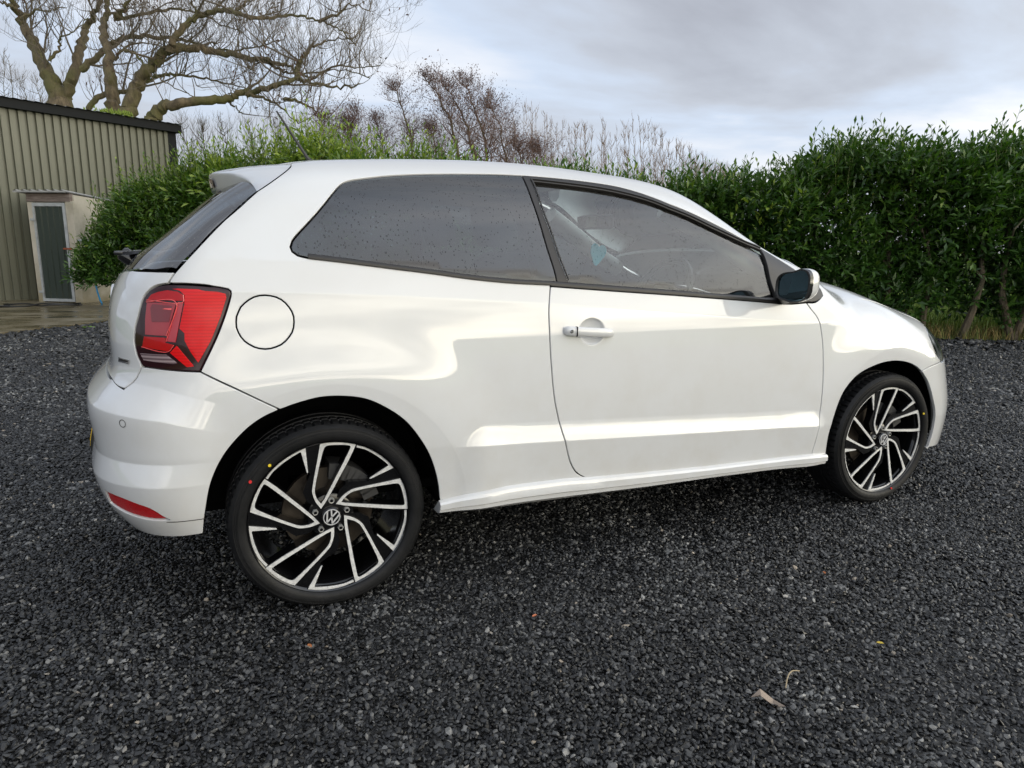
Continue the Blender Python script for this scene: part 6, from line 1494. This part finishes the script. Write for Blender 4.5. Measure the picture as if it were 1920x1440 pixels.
dots(wheel,[(132,RR+.016,MYD),(147,RR+.030,MRD_)])
def copy_wheel(loc,rz=0,phase=0.):
    c=wheel.copy(); COL.objects.link(c); c.parent=car; c.location=loc; c.rotation_euler=(0,phase,rz)
    for ch in list(wheel.children):
        if ch.name.startswith('tyre_dot'): continue
        d=ch.copy(); COL.objects.link(d); d.parent=c
    return c
fw=copy_wheel((2.452,0,TRR+.003)); fw.rotation_euler=(0,radians(-6),0)
dots(fw,[(18,RR+.010,MYD),(-78,RR+.008,MRD_)])
copy_wheel((-.002,0,TRR+.003),rz=pi); copy_wheel((2.452,0,TRR+.003),rz=pi)
# ============================================================ interior
MSE=mat('seat_cloth',(.13,.135,.14),.85); MHD=mat('headliner',(.6,.6,.57),.9); MDA=mat('dashboard',(.09,.09,.09),.6); MGT=mat('grey_trim',(.62,.64,.61),.7)
mb=MB(); mb.box((.95,0,.34),(2.1,1.40,.03)); mb.build('cabin_floor',MDK,car)
def seat(x,y):
    s=empty('front_seat',(x,y,.34)); s.parent=car; s.location=(x,y,.34)
    mb=MB(); mb.box((.10,0,.22),(.50,.50,.16),bev=.05,ry=-.12); mb.build('cushion',MSE,s,smooth=True)
    mb=MB(); mb.box((-.24,0,.50),(.14,.48,.58),bev=.06,ry=-.30); mb.build('backrest',MSE,s,smooth=True)
    mb=MB(); mb.box((-.365,0,.885),(.10,.27,.17),bev=.04,ry=-.22); mb.tube([(-.33,-.05,.76),(-.36,-.05,.86)],.006,6); mb.tube([(-.33,.05,.76),(-.36,.05,.86)],.006,6); mb.build('headrest',MSE,s,smooth=True)
for y in (-.36,.36): seat(1.08,y)
mb=MB(); mb.box((.24,0,.60),(.46,.96,.14),bev=.05); mb.box((-.06,0,.86),(.13,.98,.42),bev=.05,ry=-.25); mb.build('rear_seat',MSE,car,smooth=True)
for y in (-.38,.38,0): mb=MB(); mb.box((-.18,y,1.085),(.08,.25,.12),bev=.035,ry=-.2); mb.build('rear_headrest',MSE,car,smooth=True)
mb=MB(); mb.box((1.80,0,.82),(.42,1.36,.22),bev=.06,ry=.08); mb.box((1.66,-.36,.90),(.20,.40,.10),bev=.04,ry=.2); mb.build('dashboard',MDA,car,smooth=True)
mb=MB(); mb.box((1.40,0,.55),(.60,.18,.34),bev=.04); mb.build('centre_console',MDA,car,smooth=True)
def wheel_s():
    root=empty('steering_wheel'); root.parent=car; root.location=(1.50,-.36,.93); root.rotation_euler=(0,radians(-62),0)
    mb=MB(); P=[(.185*cos(a),.185*sin(a),0) for a in np.linspace(0,2*pi,49)]; mb.tube(P,.0145,8,cap=False); mb.build('wheel_rim',MBP,root,smooth=True)
    mb=MB(); mb.box((0,0,-.02),(.13,.15,.05),bev=.02); mb.box((0,.11,-.015),(.035,.13,.02),bev=.005); mb.box((0,-.11,-.015),(.035,.13,.02),bev=.005); mb.box((-.11,0,-.015),(.13,.045,.02),bev=.005); mb.build('wheel_boss',MDA,root,smooth=True)
wheel_s()
mb=MB(); mb.box((1.38,0,1.262),(.045,.24,.068),bev=.02,ry=-.12,rz=.12); o=mb.build('interior_mirror',MBP,car,smooth=True)
mb=MB(); mb.box((1.355,.003,1.262),(.004,.21,.052),ry=-.12,rz=.12); mb.build('mirror_glass',mat('mirror_face',(.75,.80,.80),.04,metal=1),o)
mb=MB(); mb.tube([(1.39,0,1.29),(1.42,0,1.345)],.010,8); mb.build('mirror_stem',MBP,o)
# blue heart air freshener
heart=[(0,-.055),(-.030,-.025),(-.048,.004),(-.046,.030),(-.028,.044),(-.010,.040),(0,.028),(.010,.040),(.028,.044),(.046,.030),(.048,.004),(.030,-.025)]
mb=MB(); mb.prism([(x,z) for x,z in cr(heart,closed=True,ds=.008)],-.004,.004); fr_=mb.build('air_freshener',mat('turquoise_card',(.03,.42,.55),.6),None); fr_.location=(1.36,-.06,1.115); fr_.rotation_euler=(.1,.15,.25); tag(fr_,'turquoise heart-shaped air freshener hanging inside the car below its mirror','air freshener')
mb=MB(); mb.tube([(0,0,.03),(.004,0,.115)],.0012,4); s_=mb.build('string',mat('string',(.5,.55,.5),.8),fr_)
# headliner, pillars trim
P=np.array([(x,y) for x in (0.0,.3,.6,.9,1.2) for y in (-.48,-.2,.2,.48)]); o_,d_=dom_top(P[:,0],P[:,1]); Q=cast(o_,d_)-[0,0,.035]
mk('headliner',list(Q),[(i*4+j,i*4+j+1,(i+1)*4+j+1,(i+1)*4+j) for i in range(4) for j in range(3)],MHD,car)
for s in (1,-1):
    a=xy_of('ditch'); a=a[[5,6,7,8]]; o_,d_=dom_top(a[:,0],a[:,1]); Q=cast(o_,d_)
    mb=MB(); mb.tube([(q[0]-.01,(q[1]+.05)*s,q[2]-.055) for q in Q],.048,10); mb.build('pillar_trim',MGT,car,smooth=True)
    mb=MB(); mb.tube([(.70,-.55*s,1.38),(.74,-.63*s,1.2),(.78,-.70*s,1.0)],.035,8); mb.build('pillar_trim',MGT,car,smooth=True)
    mb=MB(); mb.box((1.25,-.735*s,.72),(1.5,.03,.46),bev=.01); mb.build('door_trim',MDA,car)
    mb=MB(); mb.tube([(.72,-.60*s,1.27),(.76,-.60*s,1.1),(.80,-.62*s,.85),(.85,-.60*s,.5)],.003,4); mb.tube([(.715,-.62*s,1.28),(.735,-.60*s,1.28)],.014,8); mb.build('seat_belt',MSE,car)
# ============================================================ litter on the gravel
def dead_leaf(name,x,y,rz,sc,col,label,cat='leaf',flat=.006):
    V=[(0,0,0),(-.3,.25,.12),(0,.3,-.02),(.3,.25,.15),(-.36,.65,.08),(0,.65,-.03),(.30,.7,.16),(.05,1,.05)]
    o=mk(name,[(a*sc*.62,b*sc,c*sc*.9+.014+(.012*sin(b*6) if sc>.05 else 0)) for a,b,c in V],[(0,2,1),(0,3,2),(1,2,5,4),(2,3,6,5),(4,5,7),(5,6,7)],mat(name+'_mat',col,.8)); o.location=(x,y,0); o.rotation_euler=(0,0,rz); return tag(o,label,cat)

dead_leaf('fallen_leaf',.905,-1.685,-2.36,.085,(.30,.24,.19),'curled pale brown fallen leaf on the gravel, the largest one near the camera')
for k,(x,y,rz,c,l) in enumerate([(-.104,-1.032,.4,(.45,.16,.05),'tiny orange leaf scrap on the gravel below the rear wheel'),(.569,-1.116,1.9,(.40,.13,.06),'tiny reddish leaf scrap on the gravel in front of the door'),(1.65,-1.239,2.6,(.42,.16,.06),'small orange leaf scrap on the gravel towards the front wheel'),(1.446,-1.646,.9,(.55,.42,.06),'tiny yellow leaf scrap at the right of the gravel')]): dead_leaf('leaf_scrap',x,y,rz,.022,c,l)
mb=MB(); mb.tube([(1.02+.09*t,-1.69+.04*t+.012*sin(3.1*t),.014+.012*sin(3.1*t)) for t in np.linspace(0,1,9)],.0016,5); tag(mb.build('dry_stalk',mat('straw',(.36,.29,.18),.8)),'thin dry curved stalk lying beside the fallen leaf','stalk')
